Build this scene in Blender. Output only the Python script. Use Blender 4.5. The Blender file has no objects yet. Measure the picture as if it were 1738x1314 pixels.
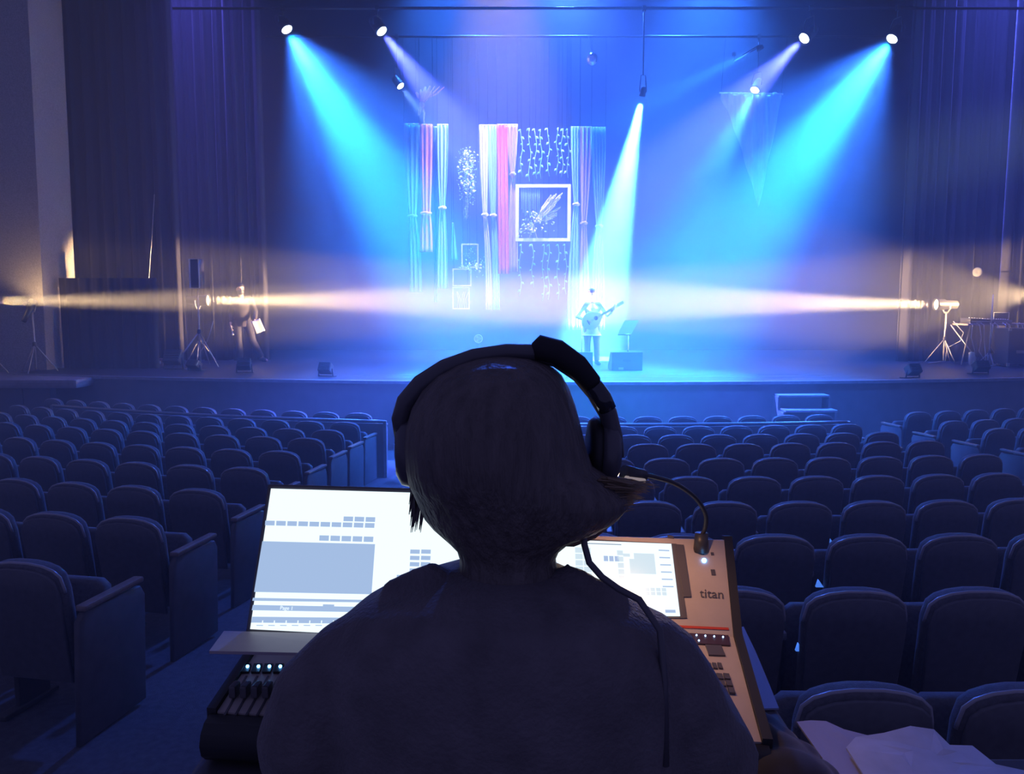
import bpy, bmesh, math, random
from mathutils import Vector, Matrix
random.seed(7)
S = bpy.context.scene
COL = S.collection
PI = math.pi
# ------------------------------------------------------------------ camera
CAMZ = 2.45
TILT = math.radians(5.84)
FPX = 1340.0
cd = bpy.data.cameras.new('camera'); cam = bpy.data.objects.new('camera', cd); COL.objects.link(cam)
cam.location = (0, 0, CAMZ); cam.rotation_euler = (PI/2 - TILT, 0, 0)
cd.sensor_fit = 'HORIZONTAL'; cd.sensor_width = 36; cd.lens = FPX/1738*36
cd.clip_start = .05; cd.clip_end = 200
S.camera = cam
S.view_settings.view_transform = 'Standard'; S.view_settings.look = 'None'
S.view_settings.exposure = 0; S.view_settings.gamma = 1
try: S.view_settings.use_curve_mapping = False
except Exception: pass
# ------------------------------------------------------------------ world and light
w = bpy.data.worlds.new('world'); S.world = w; w.use_nodes = True
bg = w.node_tree.nodes['Background']; bg.inputs[0].default_value = (.36, .36, 1, 1); bg.inputs[1].default_value = .215     # dim violet ambient fill, added to lift the dark hall

def ray(px, py):
    u = (px-869)/FPX; v = -(py-657)/FPX
    return Vector((u, math.cos(TILT)+v*math.sin(TILT), -math.sin(TILT)+v*math.cos(TILT)))
def P(px, py, Y):
    d = ray(px, py); return Vector((0, 0, CAMZ)) + d*(Y/d.y)
def Pz(px, py, z):
    d = ray(px, py); return Vector((0, 0, CAMZ)) + d*((z-CAMZ)/d.z)
def Pp(px, py, pt, n):
    d = ray(px, py); o = Vector((0, 0, CAMZ)); return o + d*((pt-o).dot(n)/d.dot(n))

HAZE = .027
def spot(name, loc, target, col, power, angle, blend=.6, radius=.07, parent=None):
    l = bpy.data.lights.new(name, 'SPOT'); o = bpy.data.objects.new(name, l); COL.objects.link(o)
    l.color = col; l.energy = power*(1.68 if power > 50 else 1); l.spot_size = math.radians(angle); l.spot_blend = blend; l.shadow_soft_size = radius
    d = (Vector(target)-Vector(loc)); o.location = loc; o.rotation_euler = d.to_track_quat('-Z', 'Y').to_euler()
    if parent: o.parent = parent; o.matrix_parent_inverse = parent.matrix_world.inverted(); 
    return o
def area(name, loc, target, col, power, sx, sy):
    l = bpy.data.lights.new(name, 'AREA'); o = bpy.data.objects.new(name, l); COL.objects.link(o)
    l.color = col; l.energy = power; l.shape = 'RECTANGLE'; l.size = sx; l.size_y = sy
    d = (Vector(target)-Vector(loc)); o.location = loc; o.rotation_euler = d.to_track_quat('-Z', 'Y').to_euler()
    return o
BLUE = (.03, .17, 1); CYAN = (.02, .45, 1); VIO = (.09, .12, 1); WARM = (1, .66, .32)
# overhead blue wash that fills the haze over the stage (unseen, above the opening)
spot('wash_light', (-2.0, 21.0, 12.6), (-.6, 21.2, 1.2), BLUE, 14000, 64, 1, .4)
spot('wash_light', (5.2, 21.0, 12.6), (4.4, 21.2, 1.2), BLUE, 24000, 66, 1, .4)
spot('wash_light', (1.4, 20.6, 12.6), (1.4, 21.0, 1.2), (.04, .13, 1), 8000, 74, 1, .4)
spot('back_wash', (1.4, 22.4, 11.6), (1.5, 11.0, 0), (.04, .14, 1), 13500, 66, 1, .3)       # added fill from behind, over the seats
spot('front_wash', (1.8, 9.0, 11.5), (1.6, 14.6, 1.0), BLUE, 8500, 66, 1, .3)  # added unseen fill that brightens the stage front
spot('wing_wash', (-7.2, 18.2, 12.7), (-7.2, 18.0, 1.2), (.12, .11, 1), 4200, 60, 1, .4)  # added unseen fills that turn the wing haze bluer
spot('wing_wash', (10.6, 18.0, 12.7), (10.6, 17.8, 1.2), (.08, .11, 1), 6500, 60, 1, .4)
# profiles on the hanging set
spot('set_profile', (-.2, 17.6, 11.8), (-.3, 20.1, 5.0), (.9, .74, 1), 7800, 44, .8, .15)
spot('front_profile', (13.0, 11.5, 6.2), (2.4, 20, 4.2), (.55, .8, .9), 4000, 20, 1, .15)
# ------------------------------------------------------------------ helpers
def tag(o, label=None, cat=None, group=None, kind=None):
    if label: o['label'] = label
    if cat: o['category'] = cat
    if group: o['group'] = group
    if kind: o['kind'] = kind
    return o
def thing(name, label, cat, loc=(0, 0, 0), rotz=0, group=None):
    o = bpy.data.objects.new(name, None); COL.objects.link(o); o.location = loc; o.rotation_euler = (0, 0, rotz)
    o.empty_display_size = .1
    return tag(o, label, cat, group)
def nmat(name, col, rough=.7, spec=.3, var=.0, vscale=8, bump=0, bscale=60, metal=0, emit=None, estr=0, trans=0, sheen=0, stretch=None):
    m = bpy.data.materials.new(name); m.use_nodes = True; nt = m.node_tree; b = nt.nodes['Principled BSDF']
    b.inputs['Base Color'].default_value = (*col, 1); b.inputs['Roughness'].default_value = rough
    b.inputs['Specular IOR Level'].default_value = spec; b.inputs['Metallic'].default_value = metal
    if sheen: b.inputs['Sheen Weight'].default_value = sheen; b.inputs['Sheen Roughness'].default_value = .4
    tc = nt.nodes.new('ShaderNodeTexCoord')
    src = tc.outputs['Object']
    if stretch:
        mp = nt.nodes.new('ShaderNodeMapping'); mp.inputs['Scale'].default_value = stretch; nt.links.new(src, mp.inputs[0]); src = mp.outputs[0]
    if var:
        n = nt.nodes.new('ShaderNodeTexNoise'); n.inputs['Scale'].default_value = vscale; n.inputs['Detail'].default_value = 5
        nt.links.new(src, n.inputs['Vector'])
        r = nt.nodes.new('ShaderNodeMapRange'); r.inputs[1].default_value = .25; r.inputs[2].default_value = .75
        r.inputs[3].default_value = 1-var; r.inputs[4].default_value = 1+var
        nt.links.new(n.outputs[0], r.inputs[0])
        mx = nt.nodes.new('ShaderNodeVectorMath'); mx.operation = 'SCALE'; mx.inputs[0].default_value = col
        nt.links.new(r.outputs[0], mx.inputs['Scale']); nt.links.new(mx.outputs[0], b.inputs['Base Color'])
    if bump:
        n2 = nt.nodes.new('ShaderNodeTexNoise'); n2.inputs['Scale'].default_value = bscale; n2.inputs['Detail'].default_value = 4
        nt.links.new(src, n2.inputs['Vector'])
        bp = nt.nodes.new('ShaderNodeBump'); bp.inputs['Strength'].default_value = bump; bp.inputs['Distance'].default_value = .02
        nt.links.new(n2.outputs[0], bp.inputs['Height']); nt.links.new(bp.outputs[0], b.inputs['Normal'])
    if emit: b.inputs['Emission Color'].default_value = (*emit, 1); b.inputs['Emission Strength'].default_value = estr
    if trans:
        out = nt.nodes['Material Output']; t = nt.nodes.new('ShaderNodeBsdfTranslucent'); t.inputs[0].default_value = (*col, 1)
        ms = nt.nodes.new('ShaderNodeMixShader'); ms.inputs[0].default_value = trans
        nt.links.new(b.outputs[0], ms.inputs[1]); nt.links.new(t.outputs[0], ms.inputs[2]); nt.links.new(ms.outputs[0], out.inputs[0])
    return m
class MB:
    def __init__(s, world=None):
        s.v = []; s.f = []; s.mi = []; s.sm = []
        s.M = Matrix.Translation(-Vector(world.location)) if world is not None else Matrix.Identity(4)
        s.cur = 0
    def add(s, vs, fs, smooth=False, M=None):
        o = len(s.v); T = s.M @ M if M is not None else s.M
        s.v += [T @ Vector(p) for p in vs]
        for f in fs: s.f.append([i+o for i in f]); s.mi.append(s.cur); s.sm.append(smooth)
        return s
    def box(s, c, d, M=None, bev=0):
        x, y, z = c; a, b, h = d[0]/2, d[1]/2, d[2]/2
        if bev <= 0:
            vs = [(x+i*a, y+j*b, z+k*h) for k in (-1, 1) for j in (-1, 1) for i in (-1, 1)]
            fs = [(0, 2, 3, 1), (4, 5, 7, 6), (0, 1, 5, 4), (2, 6, 7, 3), (0, 4, 6, 2), (1, 3, 7, 5)]
            return s.add(vs, fs, False, M)
        bev = min(bev, a*.9, b*.9, h*.9)
        bm = bmesh.new(); bmesh.ops.create_cube(bm, size=1)
        for vv in bm.verts: vv.co = Vector((x+vv.co.x*2*a, y+vv.co.y*2*b, z+vv.co.z*2*h))
        bmesh.ops.bevel(bm, geom=bm.edges[:], offset=bev, segments=2, affect='EDGES', profile=.6)
        bm.verts.index_update()
        s.add([vv.co.copy() for vv in bm.verts], [[q.index for q in f.verts] for f in bm.faces], False, M); bm.free(); return s
    def loft(s, rings, closed=True, caps=True, smooth=True, M=None):
        n = len(rings[0]); vs = [p for r in rings for p in r]; fs = []
        m = n if closed else n-1
        for i in range(len(rings)-1):
            for j in range(m):
                k = (j+1) % n; fs.append((i*n+j, i*n+k, (i+1)*n+k, (i+1)*n+j))
        if caps and closed:
            fs.append(tuple(range(n-1, -1, -1))); b = (len(rings)-1)*n; fs.append(tuple(range(b, b+n)))
        return s.add(vs, fs, smooth, M)
    def tube(s, pts, r, n=8, M=None, flat=1, up=None, smooth=True):
        pts = [Vector(p) for p in pts]; R = r if isinstance(r, (list, tuple)) else [r]*len(pts)
        rings = []; ref = Vector(up) if up else None
        for i, p in enumerate(pts):
            t = (pts[min(i+1, len(pts)-1)]-pts[max(i-1, 0)])
            if t.length < 1e-9: t = Vector((0, 0, 1))
            t.normalize()
            if ref is None: ref = Vector((0, 0, 1)) if abs(t.z) < .9 else Vector((0, 1, 0))
            a = ref - t*ref.dot(t)
            if a.length < 1e-6: a = t.orthogonal()
            a.normalize(); b = t.cross(a)
            if not up: ref = a
            rings.append([p + a*(math.cos(2*PI*k/n)*R[i]*flat) + b*(math.sin(2*PI*k/n)*R[i]) for k in range(n)])
        return s.loft(rings, smooth=smooth, M=M)
    def lathe(s, prof, n=20, M=None, smooth=True):
        rings = [[(r*math.cos(2*PI*k/n), r*math.sin(2*PI*k/n), z) for k in range(n)] for r, z in prof]
        return s.loft(rings, M=M, smooth=smooth)
    def ball(s, c, r, n=14, M=None):
        rx, ry, rz = r if isinstance(r, (list, tuple)) else (r, r, r); k = n//2+1
        rings = []
        for i in range(k):
            a = -PI/2 + PI*(i+.02 if i == 0 else i-.02 if i == k-1 else i)/(k-1)
            rings.append([(c[0]+rx*math.cos(a)*math.cos(2*PI*j/n), c[1]+ry*math.cos(a)*math.sin(2*PI*j/n), c[2]+rz*math.sin(a)) for j in range(n)])
        return s.loft(rings, M=M)
    def slab(s, ol, t, bev=.01, M=None):
        """outline in local xz (list of 2D), thickness t along y, rounded rim"""
        n = len(ol); cx = sum(p[0] for p in ol)/n; cz = sum(p[1] for p in ol)/n
        hx = max(abs(p[0]-cx) for p in ol); hz = max(abs(p[1]-cz) for p in ol)
        def ring(y, i): return [(cx+(p[0]-cx)*(1-i/hx), y, cz+(p[1]-cz)*(1-i/hz)) for p in ol]
        rs = [ring(-t/2, bev), ring(-t/2+bev*.35, bev*.3), ring(-t/2+bev, 0), ring(t/2-bev, 0), ring(t/2-bev*.35, bev*.3), ring(t/2, bev)]
        return s.loft(rs, M=M)
    def grid(s, fn, nu, nv, M=None, smooth=True):
        vs = [fn(i/nu, j/nv) for j in range(nv+1) for i in range(nu+1)]; w_ = nu+1
        return s.add(vs, [(j*w_+i, j*w_+i+1, (j+1)*w_+i+1, (j+1)*w_+i) for j in range(nv) for i in range(nu)], smooth, M)
    def mesh(s, name, mats):
        me = bpy.data.meshes.new(name); me.from_pydata([tuple(p) for p in s.v], [], s.f); me.validate(clean_customdata=False)
        for m in (mats if isinstance(mats, (list, tuple)) else [mats]): me.materials.append(m)
        if len(me.polygons) == len(s.f):
            for p, i, k in zip(me.polygons, s.mi, s.sm): p.material_index = i; p.use_smooth = k
        bm = bmesh.new(); bm.from_mesh(me); bmesh.ops.recalc_face_normals(bm, faces=bm.faces[:]); bm.to_mesh(me); bm.free()
        return me
    def build(s, name, mats, parent=None, loc=None):
        o = bpy.data.objects.new(name, s.mesh(name, mats)); COL.objects.link(o)
        if parent is not None: o.parent = parent
        if loc is not None: o.location = loc
        return o
def link_mesh(name, me, parent):
    o = bpy.data.objects.new(name, me); COL.objects.link(o); o.parent = parent; return o
def solidify(o, t):
    m = o.modifiers.new('thickness', 'SOLIDIFY'); m.thickness = t; m.offset = 0; return o
def remesh(o, vox, smooth=4):
    m = o.modifiers.new('skin', 'REMESH'); m.mode = 'VOXEL'; m.voxel_size = vox; m.use_smooth_shade = True
    if smooth: q = o.modifiers.new('soft', 'SMOOTH'); q.factor = .5; q.iterations = smooth
    dg = bpy.context.evaluated_depsgraph_get(); me = bpy.data.meshes.new_from_object(o.evaluated_get(dg), depsgraph=dg)
    mats = [x for x in o.data.materials]; o.modifiers.clear(); o.data = me; me.materials.clear()
    for x in mats: me.materials.append(x)
    for p in me.polygons: p.use_smooth = True
    return o
def dup(root, loc, rotz, label=None):
    r = root.copy(); COL.objects.link(r); r.location = loc; r.rotation_euler = (0, 0, rotz)
    if label: r['label'] = label
    for ch in list(root.children):
        c = ch.copy(); COL.objects.link(c); c.parent = r
        for g in list(ch.children):
            d = g.copy(); COL.objects.link(d); d.parent = c
    return r
def struct(name, mb, m):
    return tag(mb.build(name, m), kind='structure')
def rot_to(direction, up='Y', loc=(0, 0, 0)):
    """matrix whose local +z points along direction"""
    q = Vector(direction).to_track_quat('Z', up); return Matrix.Translation(Vector(loc)) @ q.to_matrix().to_4x4()
ORD = ['first', 'second', 'third', 'fourth', 'fifth', 'sixth', 'seventh', 'eighth', 'ninth', 'tenth', 'eleventh', 'twelfth', 'thirteenth', 'fourteenth', 'fifteenth', 'sixteenth', 'seventeenth']
# ------------------------------------------------------------------ materials
M = {}
M['floor'] = nmat('auditorium_carpet', (.085, .08, .095), .9, .2, .25, 30, .3, 200)
M['stage'] = nmat('black_stage_boards', (.035, .036, .045), .42, .45, .25, 3, .05, 40, stretch=(.4, 4, 1))
M['nosing'] = nmat('worn_stage_edge', (.30, .31, .36), .45, .5, .2, 12)
M['front'] = nmat('stage_front_boards', (.20, .20, .22), .6, .3, .15, 4)
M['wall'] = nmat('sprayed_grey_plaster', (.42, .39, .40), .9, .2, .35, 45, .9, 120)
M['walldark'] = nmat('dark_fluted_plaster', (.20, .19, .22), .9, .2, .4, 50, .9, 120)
M['black'] = nmat('black_paint', (.012, .012, .015), .6, .3)
M['blackcloth'] = nmat('black_serge', (.034, .032, .040), .85, .15, .2, 20, sheen=.2)
M['backcloth'] = nmat('dark_backcloth', (.035, .04, .06), .95, .1, .1, 2)
M['seatcloth'] = nmat('navy_seat_moquette', (.10, .098, .115), .7, .25, .25, 60, .25, 300, sheen=.25)
M['seatshell'] = nmat('dark_moulded_seat_shell', (.10, .098, .115), .5, .5, .15, 30)
M['armrest'] = nmat('varnished_wood_armrest', (.22, .17, .16), .35, .5, .25, 20)
M['panel'] = nmat('grey_laminate_end_panel', (.10, .095, .11), .6, .3, .15, 15)
M['steel'] = nmat('brushed_steel', (.5, .5, .52), .35, .6, metal=.8)
M['metal'] = nmat('black_metal', (.05, .05, .055), .4, .5)
M['grille'] = nmat('speaker_grille', (.05, .05, .055), .6, .4, .3, 300)
M['plastic'] = nmat('black_plastic', (.09, .085, .10), .32, .5)
# ------------------------------------------------------------------ hall
XC, RR = 1.6, 20.0
ROW_R = [2.4, 3.2, 4.2, 5.2, 6.2, 7.2, 8.2, 9.2, 10.2, 11.15]
ROW_T = [1.248, 1.285, 1.220, 1.150, 1.102, 1.056, 1.019, .951, .893, .888]
def seatline(x, r): return r + (x-XC)**2/(2*RR)
def rake(r):
    if r <= ROW_R[0]: return ROW_T[0]-.85
    for i in range(9):
        if r <= ROW_R[i+1]:
            k = (r-ROW_R[i])/(ROW_R[i+1]-ROW_R[i]); return ROW_T[i]*(1-k)+ROW_T[i+1]*k-.85
    return ROW_T[9]-.85
fl = MB(); fl.grid(lambda u, v: (-12+25*u, -2+18*v, rake(-2+18*v-((-12+25*u)-XC)**2/(2*RR))-.003), 50, 72)
struct('floor', fl, M['floor'])
STZ = 1.16
def edgeY(x): return 13.45 + (x-1.6)**2/74
stg = MB()
xs = [-9.6+22*i/44 for i in range(45)]
front = [(x, edgeY(x)) for x in xs]
top = [(x, y, STZ) for x, y in front]; bot = [(x, y, -.2) for x, y in front]
nb = len(xs)
stg.add(top+[(x, 23.6, STZ) for x in xs], [(i, i+1, nb+i+1, nb+i) for i in range(nb-1)])
tagst = struct('floor_stage', stg, M['stage'])
ff = MB(); ff.add([(x, y+.03, STZ-.05) for x, y in front]+[(x, y+.03, -.2) for x, y in front], [(i, i+1, nb+i+1, nb+i) for i in range(nb-1)])
struct('wall_stage_front', ff, M['front'])
nz = MB(); nz.loft([[(x, y-.02, STZ-.05), (x, y-.02, STZ+.004), (x, y+.05, STZ+.004), (x, y+.05, STZ-.05)] for x, y in front], smooth=False)
struct('trim_1', nz, M['nosing'])
sm = MB()
for yy in (14.35, 14.95): sm.box((1.7, yy, STZ+.002), (9.5, .018, .004))
struct('trim_2', sm, M['nosing'])
# pale sprayed column and the side ledge
wl = MB(); a = P(75, 620, 16.0).x
pts = [(a+.04, 16.0), (a-1.0, 15.9), (a-1.0, 17.2), (a+.04, 17.2)]
wl.loft([[(x+(.0 if k == 0 or i in (1, 2) else .10), y, z) for i, (x, y) in enumerate(pts)] for k, z in enumerate((0, 13))], smooth=False)
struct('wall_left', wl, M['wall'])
b = MB()
for i in range(7):
    x0 = a-1.0-.34*i
    b.tube([(x0-.17, 15.82-.1*i, 0), (x0-.17, 15.82-.1*i, 13)], .19, 8)
b.box((a-2.4, 15.9, 6.5), (2.8, .3, 13))
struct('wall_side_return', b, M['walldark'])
ap = MB()
l0 = P(-60, 655, 14.2); l1 = P(136, 648, 14.2)
ap.box(((-14+l1.x)/2, 14.95, STZ-.10), (l1.x+14, 1.75, .16), bev=.05)
struct('trim_3', ap, nmat('pale_apron_ledge', (.26, .24, .28), .6, .3, .2, 10))
aw = MB()
for i in range(11): aw.box((-13.6+.5*i, 14.3, .48), (.485, .2, 1.1), bev=.012)
struct('wall_apron', aw, nmat('apron_panels', (.11, .10, .12), .6, .3, .15, 6))
wb = MB(); wb.box((1.5, 23.4, 6.4), (26, .1, 13.2)); struct('wall_back', wb, M['backcloth'])
wr = MB(); wr.box((13.2, 19, 6.5), (.2, 9.5, 13.2)); struct('wall_right', wr, M['black'])
ws = MB(); ws.box((-11.3, 20.3, 6.5), (.2, 6, 13.2)); struct('wall_stage_left', ws, M['black'])
ce = MB(); ce.box((1.5, 18.4, 13.2), (26, 10.5, .2)); struct('ceiling', ce, M['black'])
# black masking flat and the folded legs
def leg(name, label, x0, x1, y, z0, z1, nf, amp, group='black leg curtains', ph=0.0):
    nu = int(nf*10)
    def f(u, v):
        t = u*nf*2*PI+ph; dd = amp*(math.sin(t)+.45*math.sin(2.3*t+1.1+ph)+.3*math.sin(.37*t+2))*(1-.35*v)
        return (x0+(x1-x0)*u+.03*math.sin(1.7*t)*(1-v), y+dd, z0+(z1-z0)*v)
    o = MB().grid(f, nu, 6).build(name, M['blackcloth']); solidify(o, .012)
    return tag(o, label, 'curtain', group)
mf = MB(); xr = P(238, 640, 15.6).x
leg('masking_drape', 'short black masking drape between the pale column and the mic stands', a+.1, xr, 16.5, STZ, P(200, 472, 16.5).z, 7, .05, 'black masking drapes')
leg('leg_curtain', 'tall black leg curtain hanging just behind the pale column', -10.6, -7.3, 17.6, STZ, 12.8, 11, .10)
leg('leg_curtain', 'black leg curtain whose folds catch light above the tripod speaker', -8.6, P(455, 500, 19.0).x, 19.0, STZ, 12.8, 12, .12, ph=1.3)
leg('leg_curtain', 'black leg curtain in folds behind the warm side lamp with a cable', P(1528, 500, 18.6).x, 11.2, 18.6, STZ, 12.8, 9, .12, ph=.5)
leg('leg_curtain', 'black leg curtain in folds behind the cable-draped gear table', 11.3, 13.0, 18.3, STZ, 12.8, 8, .11, ph=2.1)
#--HAZE
hz = MB(); hz.box((1.4, 12.55, 6.2), (23.8, 21.5, 13.5))
hm = bpy.data.materials.new('thin_stage_haze'); hm.use_nodes = True
nt = hm.node_tree; nt.nodes.remove(nt.nodes['Principled BSDF'])
vs = nt.nodes.new('ShaderNodeVolumeScatter'); vs.inputs['Color'].default_value = (.92, .95, 1, 1); vs.inputs['Density'].default_value = HAZE
vs.inputs['Anisotropy'].default_value = .1
nt.links.new(vs.outputs[0], nt.nodes['Material Output'].inputs['Volume'])
ho = tag(hz.build('stage_haze', hm), 'thin haze hanging over the stage and the seats', 'haze', kind='stuff')
#--END_HALL
# ------------------------------------------------------------------ lamps
M['lens'] = nmat('glowing_lens', (.8, .8, .8), .3, .5, emit=(.75, .88, 1), estr=14)
M['lens_warm'] = nmat('glowing_warm_lens', (.8, .7, .5), .3, .5, emit=(1, .72, .38), estr=16)
M['lens_dim'] = nmat('dim_cyan_lens', (.4, .6, .8), .3, .5, emit=(.1, .45, 1), estr=2.5)
def batten(name, label, y, z, x0, x1):
    return tag(MB().tube([(x0, y, z), (x1, y, z)], .03, 8).build(name, M['metal']), label, 'lighting bar', 'lighting bars over the stage')
ZB1 = P(869, 14, 17).z
batten('lighting_bar', 'steel lighting bar carrying the four bright beam lights', 17, ZB1, -7, 11)
ZB2 = P(869, 62, 20).z
batten('lighting_bar', 'steel lighting bar above the hanging fabrics', 20, ZB2, -6, 10)
def fixture(px, py, Y, tx, ty, tz, label, col, power, ang, zbar, blend=.7, r=.12, lens='lens', group='overhead beam lights', src=.06):
    c = P(px, py, Y); tgt = Vector((tx, ty, tz)); d = (tgt-c).normalized()
    root = thing('beam_light', label, 'stage light', (c.x, Y+.0, c.z), 0, group)
    Mh = rot_to(d)
    h = MB(); h.lathe([(.02, -r*3.1), (r*.8, -r*3.0), (r*1.0, -r*2.2), (r*1.02, -r*.6), (r*1.12, -r*.5), (r*1.12, r*.1), (r*.98, r*.1), (r*.95, -.02)], 20, M=Mh)
    h.build('lamp_head', M['metal'], root)
    MB().lathe([(.002, r*.02), (r*.93, 0.0), (r*.93, -.02), (.002, -.02)], 20, M=Mh).build('lens', M[lens], root)
    y = MB(); back = d*(-r*1.3); side = d.cross(Vector((0, 0, 1))).normalized()
    zt = zbar-c.z
    tp = Vector((back.x, 17-Y if abs(Y-17) < 1 else 20-Y, min(zt-.16, .42)))
    pts_ = [back+side*r*1.18, back+side*r*1.3+Vector((0, 0, r)), tp+side*r*.9, tp-side*r*.9, back-side*r*1.3+Vector((0, 0, r)), back-side*r*1.18]
    y.tube(pts_, .014, 6); y.tube([tp, (tp.x, tp.y, zt)], .016, 6); y.box((tp.x, tp.y, zt), (.07, .09, .09))
    y.build('yoke', M['metal'], root)
    if power:
        p = Vector((c.x, Y, c.z))+d*.10
        l = spot('beam', p, tgt, col, power, ang, blend, src)
        l.parent = root; l.location = p-Vector(root.location)
    return root
def fx(px, py, Y, tx, ty, tY, *a_, **k_):
    q = P(tx, ty, tY); r_ = fixture(px, py, Y, q.x, q.y, q.z, *a_, **k_)
    if a_[1] is CYAN:                                          # added wide spot for a soft glow around the hot beam
        p = P(px, py, Y); l = spot('beam_spill', p+(q-p).normalized()*.12, q, BLUE, a_[2]*.28, 66, 1, .1); l.location = l.location-r_.location; l.parent = r_
    return r_
fx(487, 50, 17, 700, 400, 15.6, 'beam light throwing a cyan shaft, first along the bar from the pale column', CYAN, 62000, 29, ZB1, blend=1)
fx(648, 53, 17, 790, 240, 16.0, 'beam light throwing a violet shaft towards the pink swag', VIO, 44000, 24, ZB1, blend=1)
fx(680, 146, 20, 740, 225, 19.5, 'small beam light beside the pink fabric knot', (.2, .42, 1), 6000, 22, ZB2, r=.10, blend=1)
fx(1090, 163, 17, 1018, 510, 18.9, 'beam light throwing the white-cyan shaft down on the guitarist', (.16, .78, 1), 170000, 19, ZB1, blend=.5, r=.06)
fx(1365, 65, 17, 1205, 220, 16.0, 'beam light throwing a violet shaft above the triangular cloth', VIO, 48000, 24, ZB1, blend=1)
fx(1514, 66, 17, 1262, 400, 15.6, 'beam light throwing a cyan shaft, last along the bar near the gear table', CYAN, 66000, 29, ZB1, blend=1)
fx(1281, 153, 20, 1215, 280, 19.0, 'bright beam light in front of the triangular cloth', (.06, .5, 1), 14000, 26, ZB2, r=.11, blend=1)
fx(1284, 84, 18, 1150, 150, 18.6, 'dim blue beam light pointing across towards the mirror ball', (.03, .3, 1), 9000, 18, ZB1, r=.05, lens='lens_dim', blend=1)
#--END_LAMPS
# ------------------------------------------------------------------ theatre seats
def back_outline(wb, wt, h0, h1, sag, n=9):
    """backrest outline seen from behind: straight sides, rounded shoulders, arched top"""
    ol = [(-wb/2, h0), (wb/2, h0)]
    ol += [(wt/2, h1-sag-.06)]
    for i in range(n+1):
        a = PI*i/n; k = math.copysign(abs(math.cos(a))**.85, math.cos(a))
        ol.append((wt/2*k*.985, h1-sag-.035+(sag+.035)*math.sin(a)**.72))
    ol += [(-wt/2, h1-sag-.06)]
    return ol
M['trim'] = nmat('glossy_seat_edge', (.34, .33, .37), .28, .6)  # paler gloss edge paints in the rim highlights along the seat tops
def seat_meshes():
    d = {}
    T = Matrix.Translation((0, -.02, .0)) @ Matrix.Rotation(math.radians(9), 4, 'X')
    b = MB(); b.slab(back_outline(.405, .43, .30, .86, .075), .085, .028, M=T)
    d['backrest'] = b.mesh('backrest', M['seatcloth'])
    b = MB(); b.slab(back_outline(.39, .412, .27, .845, .073), .022, .009, M=T @ Matrix.Translation((0, -.045, 0)))
    d['back_shell'] = b.mesh('back_shell', M['seatshell'])
    b = MB(); o_ = back_outline(.405, .43, .30, .86, .075)[2:]; b.tube([(q[0]*.99, -.018, q[1]-.002) for q in o_], .008, 6, M=T); d['edge_trim'] = b.mesh('edge_trim', M['trim'])
    b = MB(); ol = [(-.21, 0), (.21, 0), (.215, .10), (.20, .40), (.16, .43), (-.16, .43), (-.20, .40), (-.215, .10)]
    b.slab(ol, .10, .03, M=Matrix.Translation((0, .085, .25)) @ Matrix.Rotation(math.radians(-8), 4, 'X'))
    d['seat_cushion'] = b.mesh('seat_cushion', M['seatcloth'])
    b = MB(); b.box((.25, .16, .585), (.045, .36, .035), bev=.012); d['armrest'] = b.mesh('armrest', M['armrest'])
    b = MB(); b.box((.25, .13, .30), (.03, .20, .56), bev=.008); b.box((.25, .10, .012), (.06, .34, .024), bev=.006)
    d['stanchion'] = b.mesh('stanchion', M['metal'])
    for nm, sx in (('r', 1), ('l', -1)):
        b = MB(); x = .275*sx
        ol = [(-.20, 0), (.27, 0), (.30, .55), (.27, .60), (-.13, .62), (-.17, .58)]
        b.slab(ol, .032, .008, M=Matrix.Translation((x, 0, 0)) @ Matrix.Rotation(PI/2, 4, 'Z'))
        d['end_'+nm] = b.mesh('end_panel', M['panel'])
        b = MB(); b.box((x, .07, .635), (.055, .42, .028), bev=.01); d['cap_'+nm] = b.mesh('armrest', M['armrest'])
    return d
SM = seat_meshes()
def make_seat(end=None):
    r = thing('theatre_seat', '-', 'seat')
    for k in ('backrest', 'back_shell', 'seat_cushion', 'edge_trim'): link_mesh(k, SM[k], r)
    if end != 'r': link_mesh('armrest', SM['armrest'], r); link_mesh('stanchion', SM['stanchion'], r)
    if end:
        p = link_mesh('end_panel', SM['end_'+end], r); link_mesh('armrest', SM['cap_'+end], r)
    return r
protos = {}
def inview(x, y, z):
    d = Vector((x, y, z))-Vector((0, 0, CAMZ)); f = Vector((0, math.cos(TILT), -math.sin(TILT))); u = Vector((0, math.sin(TILT), math.cos(TILT)))
    q = d.dot(f)
    if q < .2: return False
    px = 869+FPX*d.x/q; py = 657-FPX*d.dot(u)/q; m = FPX*.33/q
    return -m < px < 1738+m and py < 1314+m*.3
rows_name = ['front', 'second', 'third', 'fourth', 'fifth', 'sixth', 'seventh', 'eighth', 'ninth', 'tenth']
def place_block(x0, step, n, rows, block, edge, endside, group, ends):
    for k in rows:
        for i in range(n):
            x = x0+step*(i+.5)-(.31 if k == 0 else 0); y = seatline(x, ROW_R[k]+.13); z = rake(ROW_R[k]+.13)+.003
            if not inview(x, y, z+.8): continue
            if k == 0 and x < .7: continue
            e = ends[0] if i == 0 else (ends[1] if i == n-1 else None)
            lab = 'dark theatre seat in the %s, %s row, %s from %s' % (block, rows_name[9-k], ORD[i], edge)
            if e not in protos: protos[e] = make_seat(e); s = protos[e]; s.location = (x, y, z); s.rotation_euler = (0, 0, math.atan((x-XC)/RR)); s['label'] = lab
            else: s = dup(protos[e], (x, y, z), math.atan((x-XC)/RR), lab)
            s['group'] = group
place_block(-1.98, -.5, 12, range(1, 10), 'column-side block', 'the operator\'s aisle', None, 'theatre seats in the column-side block', ('r', None))
place_block(-.82, .5, 11, range(0, 10), 'centre block', 'the operator\'s aisle', None, 'theatre seats in the centre block', ('l', 'r'))
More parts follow.
